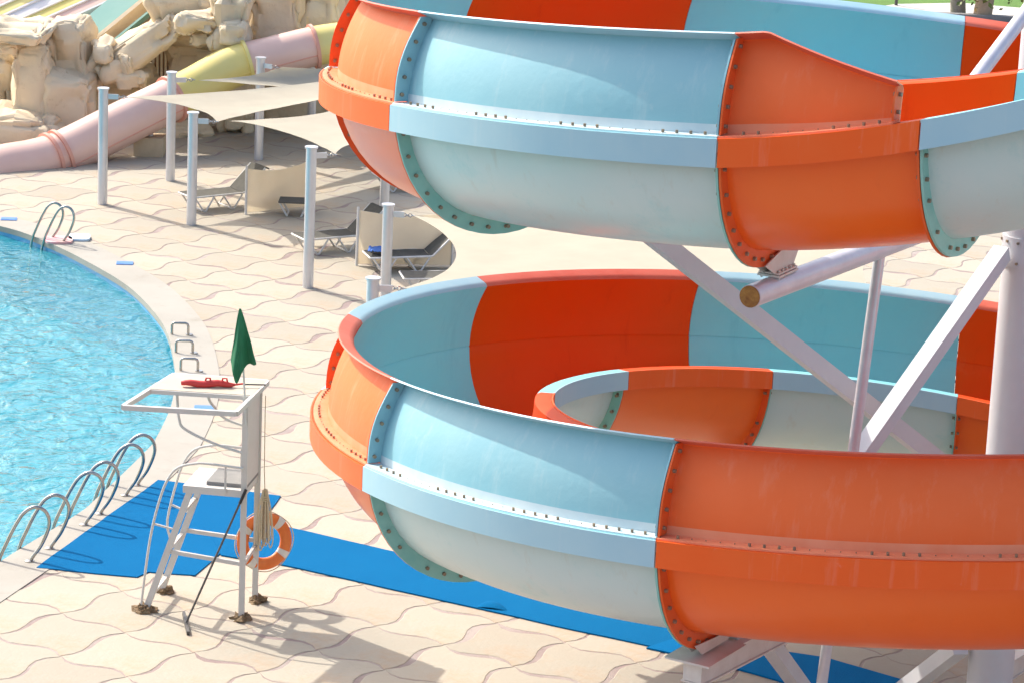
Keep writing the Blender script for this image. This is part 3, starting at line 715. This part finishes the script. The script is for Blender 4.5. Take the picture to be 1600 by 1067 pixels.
# canopy: frame with board, front bay open
ca, cb, cc, cd = G(272, 586, 2.84), G(418, 597, 2.84), G(369, 646, 2.80), G(192, 636, 2.80)
for a, b in ((ca, cb), (cb, cc), (cc, cd), (cd, ca)): cbar('canopy_frame', a, b, 0.05, 0.06)
m1_, m2_ = cb.lerp(cc, 0.50), ca.lerp(cd, 0.50)
cbar('canopy_frame', m1_, m2_, 0.05, 0.05)
mb = MB(); pts = [ca, cb, m1_, m2_]
zt = 0.032
mb.add([p+Vector((0, 0, zt)) for p in pts]+[p+Vector((0, 0, zt-0.014)) for p in pts], [(3, 2, 1, 0), (4, 5, 6, 7), (0, 1, 5, 4), (1, 2, 6, 5), (2, 3, 7, 6), (3, 0, 4, 7)])
mb.build('canopy_board', M['roof_board'], chair)
for y, dz, xx in ((0.0, 2.12, -0.80), (WID, 2.22, -0.62)):
    pts = [Cc(0, y, dz), Cc(-0.40, y, dz+0.10), Cc(xx+0.06, y, dz+0.24), Cc(xx-0.02, y, dz+0.36), Cc(xx-0.05, y, 2.78)]
    mb = MB(); mb.tube([Vector(p) for p in smooth_curve(pts, 5)], 0.017, 10); mb.build('canopy_strut', M['white_paint'], chair, smooth=True)
# mortar lumps at the feet
for k, f in enumerate((FL, BL, FR, BR)):
    mb = MB(); vs = []; NR, NS = 7, 18
    for i in range(NR):
        ph = math.pi/2*i/(NR-1)
        for j in range(NS):
            th = 2*math.pi*j/NS; d = Vector((math.cos(th)*math.cos(ph), math.sin(th)*math.cos(ph), math.sin(ph)))
            rr = 0.115*(1+0.5*noise.noise(d*2.5+Vector((k*7, 0, 0)))+0.35*noise.noise(d*7+Vector((k*7, 3, 0))))
            vs.append(f+Vector((d.x*rr*(1.3 if k < 1 else 1), d.y*rr, d.z*rr*0.75)))
    fs = [(i*NS+j, i*NS+(j+1) % NS, (i+1)*NS+(j+1) % NS, (i+1)*NS+j) for i in range(NR-1) for j in range(NS)]
    mb.add(vs, fs); mb.build('mortar_footing', M['lump'], chair)

# flag on the chair
fb = Cc(0.02, -0.045, 2.50); ft = at(375.5, 483, fb.y)
flag = thing('green_flag', fb, 'limp green flag on a thin pole fixed to the lifeguard chair', 'flag')
mb = MB(); mb.tube([fb, ft], 0.013, 8); mb.build('flag_pole', M['white_paint'], flag)
mb = MB(); NV, NU = 36, 30; vs = []
ax = (fb-ft); axl = ax.length
for i in range(NV):
    v = i/(NV-1)
    l = at(374-16*v**0.9, 482+80*v, fb.y); r = at(377+22*v**0.9, 482+82*v, fb.y)
    for j in range(NU):
        u = j/(NU-1); p = l.lerp(r, u)
        sagc = (0.30*math.exp(-((u-0.42)/0.22)**2) + 0.06*math.sin(u*9))*v**2.2
        p = p + Vector((0.02*math.sin(u*6+v*2)*v, 0.05*math.sin(u*8+0.6+1.3*v)*v + 0.035*math.sin(u*15+v*2.2)*v*v - 0.02, -sagc + 0.012*math.sin(v*17+u*4)*v))
        vs.append(p)
fs = [(i*NU+j, i*NU+j+1, (i+1)*NU+j+1, (i+1)*NU+j) for i in range(NV-1) for j in range(NU-1)]
mb.add(vs, fs); fo = mb.build('flag_cloth', M['green'], flag, smooth=True, angle=80)
sm = fo.modifiers.new('thickness', 'SOLIDIFY'); sm.thickness = 0.006

# red rescue float on the canopy
pa_, pb_ = G(283, 598, 2.90), G(383, 600, 2.90)
fl_ = thing('rescue_float', (pa_+pb_)/2, 'red rescue float lying on the chair canopy board', 'rescue float')
d_ = (pb_-pa_); n_ = 14
mb = MB(); mb.tube([pa_+d_*(k/n_)+Vector((0, 0, 0.01*math.sin(k))) for k in range(n_+1)], [0.012+0.034*math.sin(math.pi*min(1, (k+0.5)/n_*1.15))**0.4 if k < n_ else 0.015 for k in range(n_+1)], 12); mb.build('float_body', M['red'], fl_, smooth=True)
mb = MB(); mb.tube([pb_-d_*0.03, pb_+d_*0.32], 0.010, 8); mb.build('float_rod', M['dark'], fl_)
for f in (0.42, 0.68):
    c = pa_+d_*f; mb = MB(); mb.tube([c-d_*0.05, c-d_*0.03+Vector((0, 0, 0.07)), c+d_*0.03+Vector((0, 0, 0.07)), c+d_*0.05], 0.012, 8); mb.build('float_grip', M['red'], fl_)

# life ring
rc = at(413, 845, BR.y+0.10); ring = thing('life_ring', rc-Vector((0, 0, 0.36)), 'orange life ring with white bands hanging behind the lifeguard chair', 'life ring')
nz = Vector((0.42, -0.90, 0.12)).normalized(); xa = nz.cross(Vector((0, 0, 1))).normalized(); ya = xa.cross(nz)
def rp(a, R): return rc + (xa*math.cos(a)+ya*math.sin(a))*R
def torus_arc(a0, a1, R, r, n, name, m):
    mb = MB(); vs = []; ns = 14
    for i in range(n+1):
        a = a0+(a1-a0)*i/n; rad = (xa*math.cos(a)+ya*math.sin(a))
        for j in range(ns):
            b = 2*math.pi*j/ns; vs.append(rc+rad*(R+r*math.cos(b))+nz*(r*0.62*math.sin(b)))
    mb.add(vs, [(i*ns+j, i*ns+(j+1) % ns, (i+1)*ns+(j+1) % ns, (i+1)*ns+j) for i in range(n) for j in range(ns)])
    return mb.build(name, M[m], ring, smooth=True, angle=60)
torus_arc(0, 2*math.pi, 0.285, 0.078, 64, 'float_ring', 'ring')
for a in (0.6, 2.3, 3.75, 5.3): torus_arc(a-0.14, a+0.14, 0.285, 0.082, 6, 'white_band', 'band')
mb = MB(); mb.tube([rp(0.6+2*math.pi*k/60, 0.366+0.022*abs(math.sin((2*math.pi*k/60)*2))**1.5) for k in range(61)], 0.007, 6); mb.build('grab_line', M['rope'], ring)
# rope hank
rb = at(414, 765, BR.y-0.06); hank = thing('rope_hank', rb, 'beige rope hank hanging from the lifeguard chair beside the life ring', 'rope')
for k in range(9):
    xo = (k-4)*0.014; ln = 0.72+random.uniform(-0.07, 0.08); yo = random.uniform(-0.03, 0.03)
    pts = [rb+Vector((xo*0.4, yo, 0)), rb+Vector((xo*1.2-0.02, yo, -ln*0.4)), rb+Vector((xo*1.5-0.025, yo, -ln*0.85)), rb+Vector((xo*1.5, yo, -ln)), rb+Vector((xo*1.5+0.03, yo, -ln*0.85)), rb+Vector((xo*1.2+0.02, yo, -ln*0.4)), rb+Vector((xo*0.4+0.005, yo, 0.01))]
    mb = MB(); mb.tube([Vector(p) for p in smooth_curve(pts, 4)], 0.009, 6); mb.build('rope_loop', M['rope'], hank, smooth=True)
mb = MB(); mb.tube([rb+Vector((0.03*math.cos(a), 0.04*math.sin(a), -0.06-0.004*a)) for a in np.linspace(0, 18, 60)], 0.009, 6); mb.build('rope_wrap', M['rope'], hank, smooth=True)
mb = MB(); mb.tube([rb+Vector((0, 0, -0.01)), rb+Vector((-0.015, 0.02, 0.25)), rb+Vector((-0.02, 0.02, 0.9)), rb+Vector((-0.02, 0.02, 1.20))], 0.006, 6); mb.build('rope_tail', M['rope'], hank)
# squeegee leaning on the near post
st = at(384, 765, FR.y-0.09); sg = G(291, 972, 0.05); sq = thing('floor_squeegee', (sg.x, sg.y, 0), 'long dark-handled floor squeegee leaning on the lifeguard chair', 'squeegee')
mb = MB(); mb.tube([sg, st], 0.014, 10); mb.build('handle', M['dark'], sq)
dd = (st-sg); mb = MB(); mb.tube([st-dd*0.10, st+dd*0.005], 0.020, 10); mb.build('grip', mat('black_grip', (0.02, 0.02, 0.02), 0.6), sq)
h0, h1 = G(287, 957, 0.03), G(294, 989, 0.03)
mb = MB(); mb.bar(h0, h1, 0.035, 0.05); mb.build('squeegee_head', M['dark'], sq)
mb = MB(); mb.bar(h0-Vector((0, 0, 0.018)), h1-Vector((0, 0, 0.018)), 0.012, 0.03); mb.build('rubber_blade', mat('black_rubber', (0.015, 0.015, 0.015), 0.7), sq)

# ================================================================== SHADE SAILS AND POLES
def pole(base, h, label, r=0.095, hook=None):
    t = thing('sail_pole', base, label, 'pole', 'steel poles of the shade sails')
    mb = MB(); mb.tube([base, base+Vector((0, 0, h))], r, 28); mb.build('tube', M['pole'], t, smooth=True)
    mb = MB(); mb.tube([base+Vector((0, 0, h)), base+Vector((0, 0, h+0.03))], r*1.22, 28); mb.build('cap', M['pole'], t, smooth=True)
    if hook:
        p = base+Vector((0, 0, h-0.14)); d = hook.normalized()
        mb = MB(); mb.bar(p+d*r*0.9, p+d*(r+0.20), 0.02, 0.10); mb.build('eye_plate', M['pole'], t)
        mb = MB(); q = p+d*(r+0.2)
        for k in range(4): mb.tube([q+d*(0.05*k+0.035*math.cos(a))+Vector((0, 0.03*math.sin(a)*(k % 2), 0.03*math.sin(a)*((k+1) % 2))) for a in np.linspace(0, 2*math.pi, 11)], 0.008, 6)
        mb.build('shackle', M['steel'], t)
    return base+Vector((0, 0, h-0.14))+(hook.normalized()*(r+0.36) if hook else Vector((0, 0, 0)))
P1, P2, P3, P4, P5 = [(G(*b), height(b, t)) for b, t in (((160, 320), (159, 140)), ((266, 283), (270, 115)), ((299, 352), (302, 178)), ((481, 450), (487, 232)), ((404, 250), (406, 92)))]
X1 = Vector((1, 0.1, 0))
c1 = pole(*P1, 'silver sail pole standing leftmost, nearest the pool ladder', hook=Vector((1, 0.0, 0)))
c2 = pole(*P2, 'silver sail pole in front of the pink tube slide', hook=Vector((1, 0.3, 0)))
c3 = pole(*P3, 'silver sail pole in front of the sun lounger with raised back', hook=Vector((1, 0.0, 0)))
c4 = pole(*P4, 'silver sail pole standing right of the canvas screen, base in open sun', hook=Vector((1, 0.5, 0)))
c5 = pole(*P5, 'silver sail pole at the back under the highest sail', hook=Vector((1, -0.6, 0)))
b6 = G(602, 466); c6 = pole(b6, height((602, 466), (610, 322)), 'silver sail pole in front of the lounger with the blue towel', hook=Vector((1, -0.2, 0)))
p7 = G(583, 437, 2.2); c7 = pole(Vector((p7.x, p7.y, 0)), 2.2, 'silver sail pole whose top shows above the blue slide rim', hook=Vector((1, 0.2, 0)))
b8 = G(600, 335); pole(b8, 2.5, 'silver sail pole half hidden behind the upper slide loop')
b9 = G(486, 215); pole(b9, 2.2, 'silver sail pole far back between the cream sails')
b10 = G(856, 402); pole(b10, 2.35, 'silver sail pole behind the large sail under the upper loop')
def sail(A, B, C_, D, label, sag=0.10, nn=26, zs=0.25):
    """four corners in order; edges curve inwards"""
    cen = (A+B+C_+D)/4; mb = MB(); vs = []
    for i in range(nn+1):
        for j in range(nn+1):
            u, v = i/nn, j/nn
            uu = u + (0.5-u)*sag*2*4*v*(1-v)*abs(2*u-1)**1.5
            vv = v + (0.5-v)*sag*2*4*u*(1-u)*abs(2*v-1)**1.5
            p = (A*(1-uu)+B*uu)*(1-vv)+(D*(1-uu)+C_*uu)*vv
            p = p + Vector((0, 0, -zs*16*uu*(1-uu)*vv*(1-vv)*0.5 + 0.012*noise.noise(Vector((u*9, v*9, cen.x)))))
            vs.append(p-cen)
    mb.add(vs, [(i*(nn+1)+j, i*(nn+1)+j+1, (i+1)*(nn+1)+j+1, (i+1)*(nn+1)+j) for i in range(nn) for j in range(nn)])
    o = mb.build('shade_sail', M['sail'], smooth=True, angle=80); o.location = cen
    s_ = o.modifiers.new('thickness', 'SOLIDIFY'); s_.thickness = 0.006
    tag(o, label, 'shade sail', 'cream shade sails'); return o
sail(c1, c3, at(620, 131, 62.5), at(620, 112, 65.5), 'cream shade sail tied to the leftmost pole', 0.09)
sail(c2+Vector((0.1, 0, 0)), at(600, 150, 64.5), at(640, 105, 68.0), c5+Vector((0.1, 0.1, 0)), 'topmost cream shade sail before the tube slide', 0.06)
sail(c3+Vector((0.25, 0.1, 0)), c4, at(640, 200, 56.5), at(620, 143, 60.5), 'cream shade sail with a low drooping corner behind the orange slide rim', 0.13)
sail(c6, c7, G(1480, 520, 2.3), G(1400, 372, 2.6), 'largest cream shade sail seen between the two slide loops', 0.10, 40, 0.2)

# ================================================================== LOUNGERS, SCREENS
def make_lounger():
    t = thing('sun_lounger', (0, 0, 0), '', 'sun lounger', 'sun loungers under the sails')
    w = 0.32; bx_, bz = 1.80, 0.86
    for y in (-w, w):
        mb = MB(); mb.tube([(0, y, 0.34), (1.25, y, 0.35), (1.30, y, 0.36), (bx_, y, bz)], 0.022, 8); mb.build('side_rail', M['lframe'], t, smooth=True)
        for x in (0.30, 1.0):
            mb = MB(); mb.tube([(x-0.24, y, 0.33), (x-0.02, y, 0.02), (x+0.03, y, 0.02), (x+0.24, y, 0.33)], 0.020, 8); mb.build('leg', M['lframe'], t, smooth=True)
    for x, z in ((0.0, 0.34), (0.3, 0.02), (1.0, 0.02)):
        mb = MB(); mb.tube([(x, -w, z), (x, w, z)], 0.02, 8); mb.build('cross_bar', M['lframe'], t)
    mb = MB(); n_ = 10
    vs = []
    for i in range(n_+1):
        for y in (-w+0.01, 0, w-0.01): vs.append((0.02+1.24*i/n_, y, 0.365-(0.02 if y == 0 else 0)+0.004*math.sin(i*2)))
    mb.add(vs, [(i*3+j, i*3+j+1, i*3+j+4, i*3+j+3) for i in range(n_) for j in range(2)]); o = mb.build('seat_sling', M['sling'], t, smooth=True); o.modifiers.new('t', 'SOLIDIFY').thickness = 0.02
    mb = MB(); vs = []
    for i in range(n_+1):
        f = i/n_
        for y in (-w+0.01, 0, w-0.01): vs.append((1.27+(bx_-1.27)*f, y, 0.37+(bz-0.36)*f-(0.02 if y == 0 else 0)))
    vs_top = [(bx_+0.05, y, bz+0.02) for y in (-w+0.01, 0, w-0.01)] + [(bx_+0.12, y, bz-0.03) for y in (-w+0.01, 0, w-0.01)]
    vs += vs_top
    mb.add(vs, [(i*3+j, i*3+j+1, i*3+j+4, i*3+j+3) for i in range(n_+2) for j in range(2)]); o = mb.build('back_sling', M['sling'], t, smooth=True, angle=70); o.modifiers.new('t', 'SOLIDIFY').thickness = 0.02
    return t
base_l = make_lounger(); first = True
for (f, b_, lab) in (((290, 303), (355, 297), 'grey sun lounger with raised back left of the front canvas screen'),
                     ((466, 368), (531, 363), 'grey sun lounger with raised back in front of the second screen'),
                     ((573, 396), (650, 394), 'dark sun lounger with a blue towel under the large sail'),
                     ((628, 428), (705, 428), 'lounger with a pale frame behind the pole nearest the slide rim'),
                     ((588, 272), (658, 270), 'sun lounger standing farthest back behind the upper slide loop')):
    a = G(*f, 0.34); b2 = G(*b_, 0.34); rz = math.atan2(b2.y-a.y, b2.x-a.x)
    o = base_l if first else copy_tree(base_l, (0, 0, 0)); first = False
    o.location = (a.x, a.y, 0.0); o.rotation_euler = (0, 0, rz); o.scale = (0.9, 0.9, 0.9); o['label'] = lab
sp = G(460, 338); stb = thing('lounger_foot_end', sp, 'dark foot end of a half-hidden lounger, built as a low table before the front canvas screen', 'lounger part')  # stands in for a lounger of which only the foot shows
mb = MB(); mb.box(sp+Vector((0, 0.1, 0.29)), (0.62, 0.5, 0.03)); mb.build('foot_end_top', M['sling'], stb)
for sx in (-1, 1):
    for sy in (-0.1, 0.3):
        a_ = sp+Vector((sx*0.29, sy, 0.28)); mb = MB(); mb.tube([a_, sp+Vector((sx*0.14, sy, 0.015))], 0.020, 8); mb.build('leg', M['lframe'], stb)
    mb = MB(); mb.tube([sp+Vector((sx*0.14, -0.1, 0.018)), sp+Vector((sx*0.14, 0.3, 0.018))], 0.018, 8); mb.build('foot_bar', M['lframe'], stb)
tw = G(590, 392, 0.39); mb = MB(); vs = []
for i in range(12):
    for j in range(8):
        vs.append((i*0.03-0.17, j*0.05-0.17, 0.02+0.05*abs(noise.noise(Vector((i*0.5, j*0.5, 4))))))
mb.add(vs, [(i*8+j, i*8+j+1, (i+1)*8+j+1, (i+1)*8+j) for i in range(11) for j in range(7)])
o = mb.build('towel', M['towel'], smooth=True); o.location = tw; o.modifiers.new('t', 'SOLIDIFY').thickness = 0.012; tag(o, 'crumpled blue towel on the dark sun lounger', 'towel')
def screen(px0, px1, h0, h1, label, m='screen'):
    a, b = G(*px0), G(*px1); t = thing('canvas_screen', (a+b)/2, label, 'screen', 'canvas wind screens')
    for p, h in ((a, h0), (b, h1)):
        mb = MB(); mb.tube([p, p+Vector((0, 0, h+0.05))], 0.025, 8); mb.build('post', M['lframe'], t)
    n_ = 16; vs = []
    for i in range(n_+1):
        f = i/n_; p = a.lerp(b, f); nr = Vector((-(b-a).y, (b-a).x, 0)).normalized()
        hh = h0+(h1-h0)*f - 0.10*math.sin(math.pi*f)
        for j in range(5): vs.append(p + nr*(0.05*math.sin(math.pi*f)*math.sin(math.pi*j/4)+0.01*math.sin(f*23+j)) + Vector((0, 0, 0.04+(hh-0.04)*j/4)))
    mb = MB(); mb.add(vs, [(i*5+j, i*5+j+1, (i+1)*5+j+1, (i+1)*5+j) for i in range(n_) for j in range(4)])
    o = mb.build('canvas', M[m], t, smooth=True, angle=80); o.modifiers.new('t', 'SOLIDIFY').thickness = 0.01
screen((384, 336), (480, 326), 0.92, 0.95, 'low cream canvas screen between the sun loungers left of the pole')
screen((557, 416), (705, 418), 1.05, 1.05, 'low canvas screen in shade behind the lounger with the blue towel')

# ================================================================== ROCKWORK AND FAR SLIDES
rocks = thing('rock_formation', (-10, 67, 0), 'tall sandstone rock formation behind the pool terrace at upper left', 'rocks')
def rock_block(x0, y0, x1, y1, Y, dep, seed, rz=0.0, amp=0.17, power=0.36, parent=rocks, name='rock_block', m='rock', NS=26):
    tl, br = at(x0, y0, Y), at(x1, y1, Y); c = (tl+br)/2; sx, sz = (br.x-tl.x)/2, (tl.z-br.z)/2; sy = dep/2
    vid = {}; vs = []; fs = []
    def V(p):
        k = tuple(round(q, 4) for q in p)
        if k not in vid:
            d = Vector(p).normalized(); s_ = [math.copysign(abs(q)**power, q) for q in d]
            mx_ = max(abs(q) for q in s_); s_ = Vector(s_)/mx_ if False else Vector(s_)
            w = Vector((s_.x*sx, s_.y*sy, s_.z*sz))
            q = w*1.0+Vector((seed*11.3, seed*5.1, 0))
            st_ = noise.noise(Vector((seed*3.0, q.x*0.25, (c.z+w.z)*2.1)))*0.9
            f = noise.fractal(q*1.5, 1.0, 2.1, 5) + st_
            cr_ = abs(noise.noise(q*1.1+Vector((9, 2, 5))))
            disp = amp*(f) - amp*0.9*max(0, 0.12-cr_)/0.12 + 0.022*noise.fractal(q*6.5, 1.0, 2.0, 3) - 0.05*max(0, 0.06-abs(noise.noise(q*2.7)))/0.06
            w = w + d*disp
            vid[k] = len(vs); vs.append(Matrix.Rotation(rz, 3, 'Y') @ w + c)
        return vid[k]
    for axis in range(3):
        for sgn in (-1, 1):
            for i in range(NS):
                for j in range(NS):
                    q = []
                    for (ii, jj) in ((i, j), (i+1, j), (i+1, j+1), (i, j+1)):
                        p = [0, 0, 0]; p[axis] = sgn; p[(axis+1) % 3] = -1+2*ii/NS; p[(axis+2) % 3] = -1+2*jj/NS; q.append(V(p))
                    fs.append(tuple(q if sgn > 0 else q[::-1]))
    mb = MB(); mb.add(vs, fs); return mb.build(name, M[m], parent, smooth=True, angle=42)
RB = [(-25, 36, 84, 68, 65.2, 2.2, 1), (22, 60, 82, 205, 65.5, 1.3, 2), (-40, 62, 32, 210, 66.6, 1.2, 3), (78, 26, 142, 150, 66.3, 1.4, 4), (66, 110, 152, 250, 65.6, 1.6, 5),
      (-40, 165, 98, 262, 64.9, 1.8, 6), (140, 95, 244, 232, 66.9, 1.6, 10),
      (184, 112, 234, 142, 65.9, 0.9, 11), (264, 58, 356, 150, 67.3, 1.0, 12), (238, -30, 348, 70, 67.0, 1.6, 13), (330, -30, 396, 74, 66.1, 1.3, 14), (392, -30, 478, 62, 67.3, 1.5, 15),
      (468, -30, 530, 74, 67.6, 1.2, 16), (385, 56, 480, 140, 67.7, 1.2, 17), (350, 60, 400, 210, 67.3, 1.4, 18), (395, 110, 540, 205, 68.2, 1.4, 19), (150, 190, 330, 240, 66.6, 1.4, 20), (150, 66, 175, 90, 65.9, 0.8, 21),
      (0, 66, 28, 84, 65.2, 0.9, 22), (345, 36, 385, 66, 65.7, 0.8, 23), (280, 20, 340, 52, 66.0, 0.9, 24), (300, 48, 352, 70, 66.3, 0.8, 25)]
for r in RB: rock_block(*r[:7], rz=random.uniform(-0.08, 0.08))
mb = MB()
for k in range(6):
    a, b = at(230+k*6.4, 66, 67.2), at(230+k*6.4, 150, 67.2); mb = MB(); mb.bar(a, b, 0.08, 0.03); mb.build('board', M['planks'], rocks)
rock_block(118, 46, 300, 100, 66.4, 1.3, 8, rz=-0.60, NS=30)
rock_block(150, 84, 214, 128, 66.1, 1.2, 9, rz=-0.35)
# big rock mass behind
rock_block(-80, -120, 560, 200, 71.0, 3.0, 31, amp=0.4, NS=40)

tube_t = thing('tube_slide', (-10, 63, 0), 'closed tube slide of pink and yellow sections before the rocks', 'tube slide')
tpx = [(-60, 288, 61.2), (0, 266, 61.8), (50, 256, 62.2), (95, 242, 62.6), (165, 207, 63.2), (235, 172, 63.9), (300, 140, 64.6), (360, 107, 65.2), (430, 88, 65.5), (520, 68, 65.9), (640, 60, 66.5)]
tc_ = [Vector(p) for p in smooth_curve([at(*p) for p in tpx], 10)]
def trad(i): return 0.52-0.10*i/(len(tc_)-1)
def tidx(px): return min(range(len(tc_)), key=lambda k: abs(proj(tc_[k])[0]-px))
for (x0, x1, m) in ((-60, 96, 'pink'), (96, 268, 'pink'), (268, 384, 'yellow'), (384, 490, 'pink'), (490, 640, 'yellow')):
    i0, i1 = tidx(x0), tidx(x1); mb = MB(); mb.tube(tc_[i0:i1+1], [trad(i) for i in range(i0, i1+1)], 32); mb.build('tube_section', M[m], tube_t, smooth=True, angle=60)
    i = i1; d = (tc_[min(i+1, len(tc_)-1)]-tc_[i-1]).normalized()
    if x1 < 600:
        mb = MB(); mb.tube([tc_[i]-d*0.035, tc_[i]+d*0.035], trad(i)+0.06, 32); mb.build('collar', M['pink_rib' if m == 'pink' else 'yellow'], tube_t, smooth=True)
    side = Vector((d.y, -d.x, 0)).normalized()
    mb = MB(); mb.tube([tc_[q] + Vector((side.x, side.y, 0))*trad(q)*0.94 + Vector((0, 0, -0.31*trad(q))) for q in range(i0, i1+1)], 0.018, 6); mb.build('seam_strip', M['pink_rib' if m == 'pink' else 'yellow'], tube_t)
i = tidx(78); d = (tc_[i+1]-tc_[i-1]).normalized(); mb = MB(); mb.tube([tc_[i]-d*0.035, tc_[i]+d*0.035], trad(i)+0.06, 32); mb.build('collar', M['pink_rib'], tube_t, smooth=True)
i = tidx(238); mb = MB(); mb.tube([(tc_[i].x, tc_[i].y, 0.3), tc_[i]], 0.07, 12); mb.build('support_leg', M['pole'], tube_t)
mb = MB(); mb.box((tc_[i].x, tc_[i].y, 0.2), (0.62, 0.6, 0.42)); mb.build('concrete_foot', M['concrete'], tube_t)

lanes = thing('racing_slide', (-14, 68, 0), 'striped multi-lane slide of yellow, white and pink at the top left corner', 'lane slide')
def lane(a, b, w, m, nm='lane', par=lanes):
    mb = MB(); mb.bar(a, b, w, 0.14, up=(0, -0.55, 0.83)); mb.build(nm, M[m], par)
for k, m in enumerate(('lane_white', 'pink', 'yellow', 'lane_white', 'yellow', 'pink')):
    x = -62+k*38; lane(at(x+230, -88, 70.2), at(x-150, 82, 67.4), 0.25, m)
    lane(at(x+249, -88, 70.15), at(x-131, 82, 67.35), 0.05, 'lane_white', 'lane_divider')
teal = thing('teal_slide', (-12, 67, 0), 'faded teal open slide running down between the rocks', 'open slide')
lane(at(290, -60, 68.6), at(60, 130, 67.2), 1.05, 'teal_slide', 'chute', teal)
mb = MB(); mb.bar(at(290, -45, 67.9), at(118, 96, 66.9), 0.10, 0.35, up=(0, -0.55, 0.83)); mb.build('chute_lip', M['rock'], teal)

# ================================================================== GARDEN AT THE UPPER RIGHT
g0 = G(1500, 38)
mb = MB(); mb.sheet([(-60, g0.y+1.0), (80, g0.y+1.0), (80, 400), (-60, 400)], 0.002, 0.012); structure(mb.build('lawn', M['grass']))
mb = MB(); pts = [G(1360, 14), G(1460, 24), G(1620, 30), G(1620, 16), G(1500, 6), G(1400, 8)]
mb.sheet([(p.x, p.y) for p in pts][::-1], 0.013, 0.022); structure(mb.build('garden_path', M['path']))
a, b = G(1440, 30), G(1640, 42)
mb = MB(); mb.bar(Vector((a.x-3, a.y+0.1, 0.10)), Vector((b.x+2, b.y, 0.10)), 0.3, 0.25); o = structure(mb.build('garden_kerb', M['kerb']))
def tree(px, py, r, h, m, label, seed):
    random.seed(seed); p = G(px, py); t = thing('garden_tree', p, label, 'tree', 'garden trees')
    pts = [p+Vector((0.06*math.sin(k*0.9+seed), 0.05*math.cos(k*1.3), h*k/9)) for k in range(10)]
    mb = MB(); mb.tube(pts, [r*(1.15-0.5*k/9)+0.01*math.sin(k*2.3) for k in range(10)], 14); mb.build('trunk', M[m], t, smooth=True)
    lb = MB(); lf = MB()
    for k in range(16):
        a = random.uniform(0, 6.28); q0 = pts[5+k % 5]; q1 = q0+Vector((math.cos(a)*random.uniform(0.8, 1.8), math.sin(a)*random.uniform(0.8, 1.8), random.uniform(-0.3, 1.2)))
        if k < 3: q0 = pts[2]; q1 = q0+Vector((math.cos(a)*0.8, math.sin(a)*0.8-0.3, 0.1))
        lb.tube([q0, (q0+q1)/2+Vector((0, 0, 0.15)), q1], [0.04, 0.025, 0.012], 6)
        for _ in range(70):
            c = q0.lerp(q1, random.uniform(0.35, 1.1))+Vector((random.gauss(0, .28), random.gauss(0, .28), random.gauss(0, .22)))
            d = Vector((random.gauss(0, 1), random.gauss(0, 1), random.gauss(0, 0.6))).normalized(); e = d.cross(Vector((random.gauss(0, 1), random.gauss(0, 1), random.gauss(0, 1)))).normalized()
            L = random.uniform(0.12, 0.22); w = L*0.28
            lf.add([c, c+d*L*0.5+e*w, c+d*L, c+d*L*0.5-e*w], [(0, 1, 2, 3)], 1 if random.random() < 0.22 else 0)
    lb.build('limbs', M[m], t, smooth=True); o = lf.build('crown', [M['leaf'], M['leaf_dry']], t); o['kind'] = 'stuff'
tree(1497, 28, 0.20, 4.2, 'bark', 'grey-barked tree trunk in the garden behind the slide, left of two', 3)
tree(1537, 34, 0.24, 4.2, 'bark2', 'tan-barked tree trunk in the garden behind the slide, right of two', 5)
bp = G(1400, 10); t = thing('garden_bollard', bp, 'thin dark garden post beside the path at the top edge', 'post')
mb = MB(); mb.tube([bp, bp+Vector((0, 0, 0.9))], 0.05, 10); mb.build('shaft', M['dark'], t); mb = MB(); mb.tube([bp+Vector((0, 0, 0.9)), bp+Vector((0, 0, 0.96)), bp+Vector((0, 0, 1.0))], [0.07, 0.07, 0.03], 10); mb.build('cap', M['dark'], t)
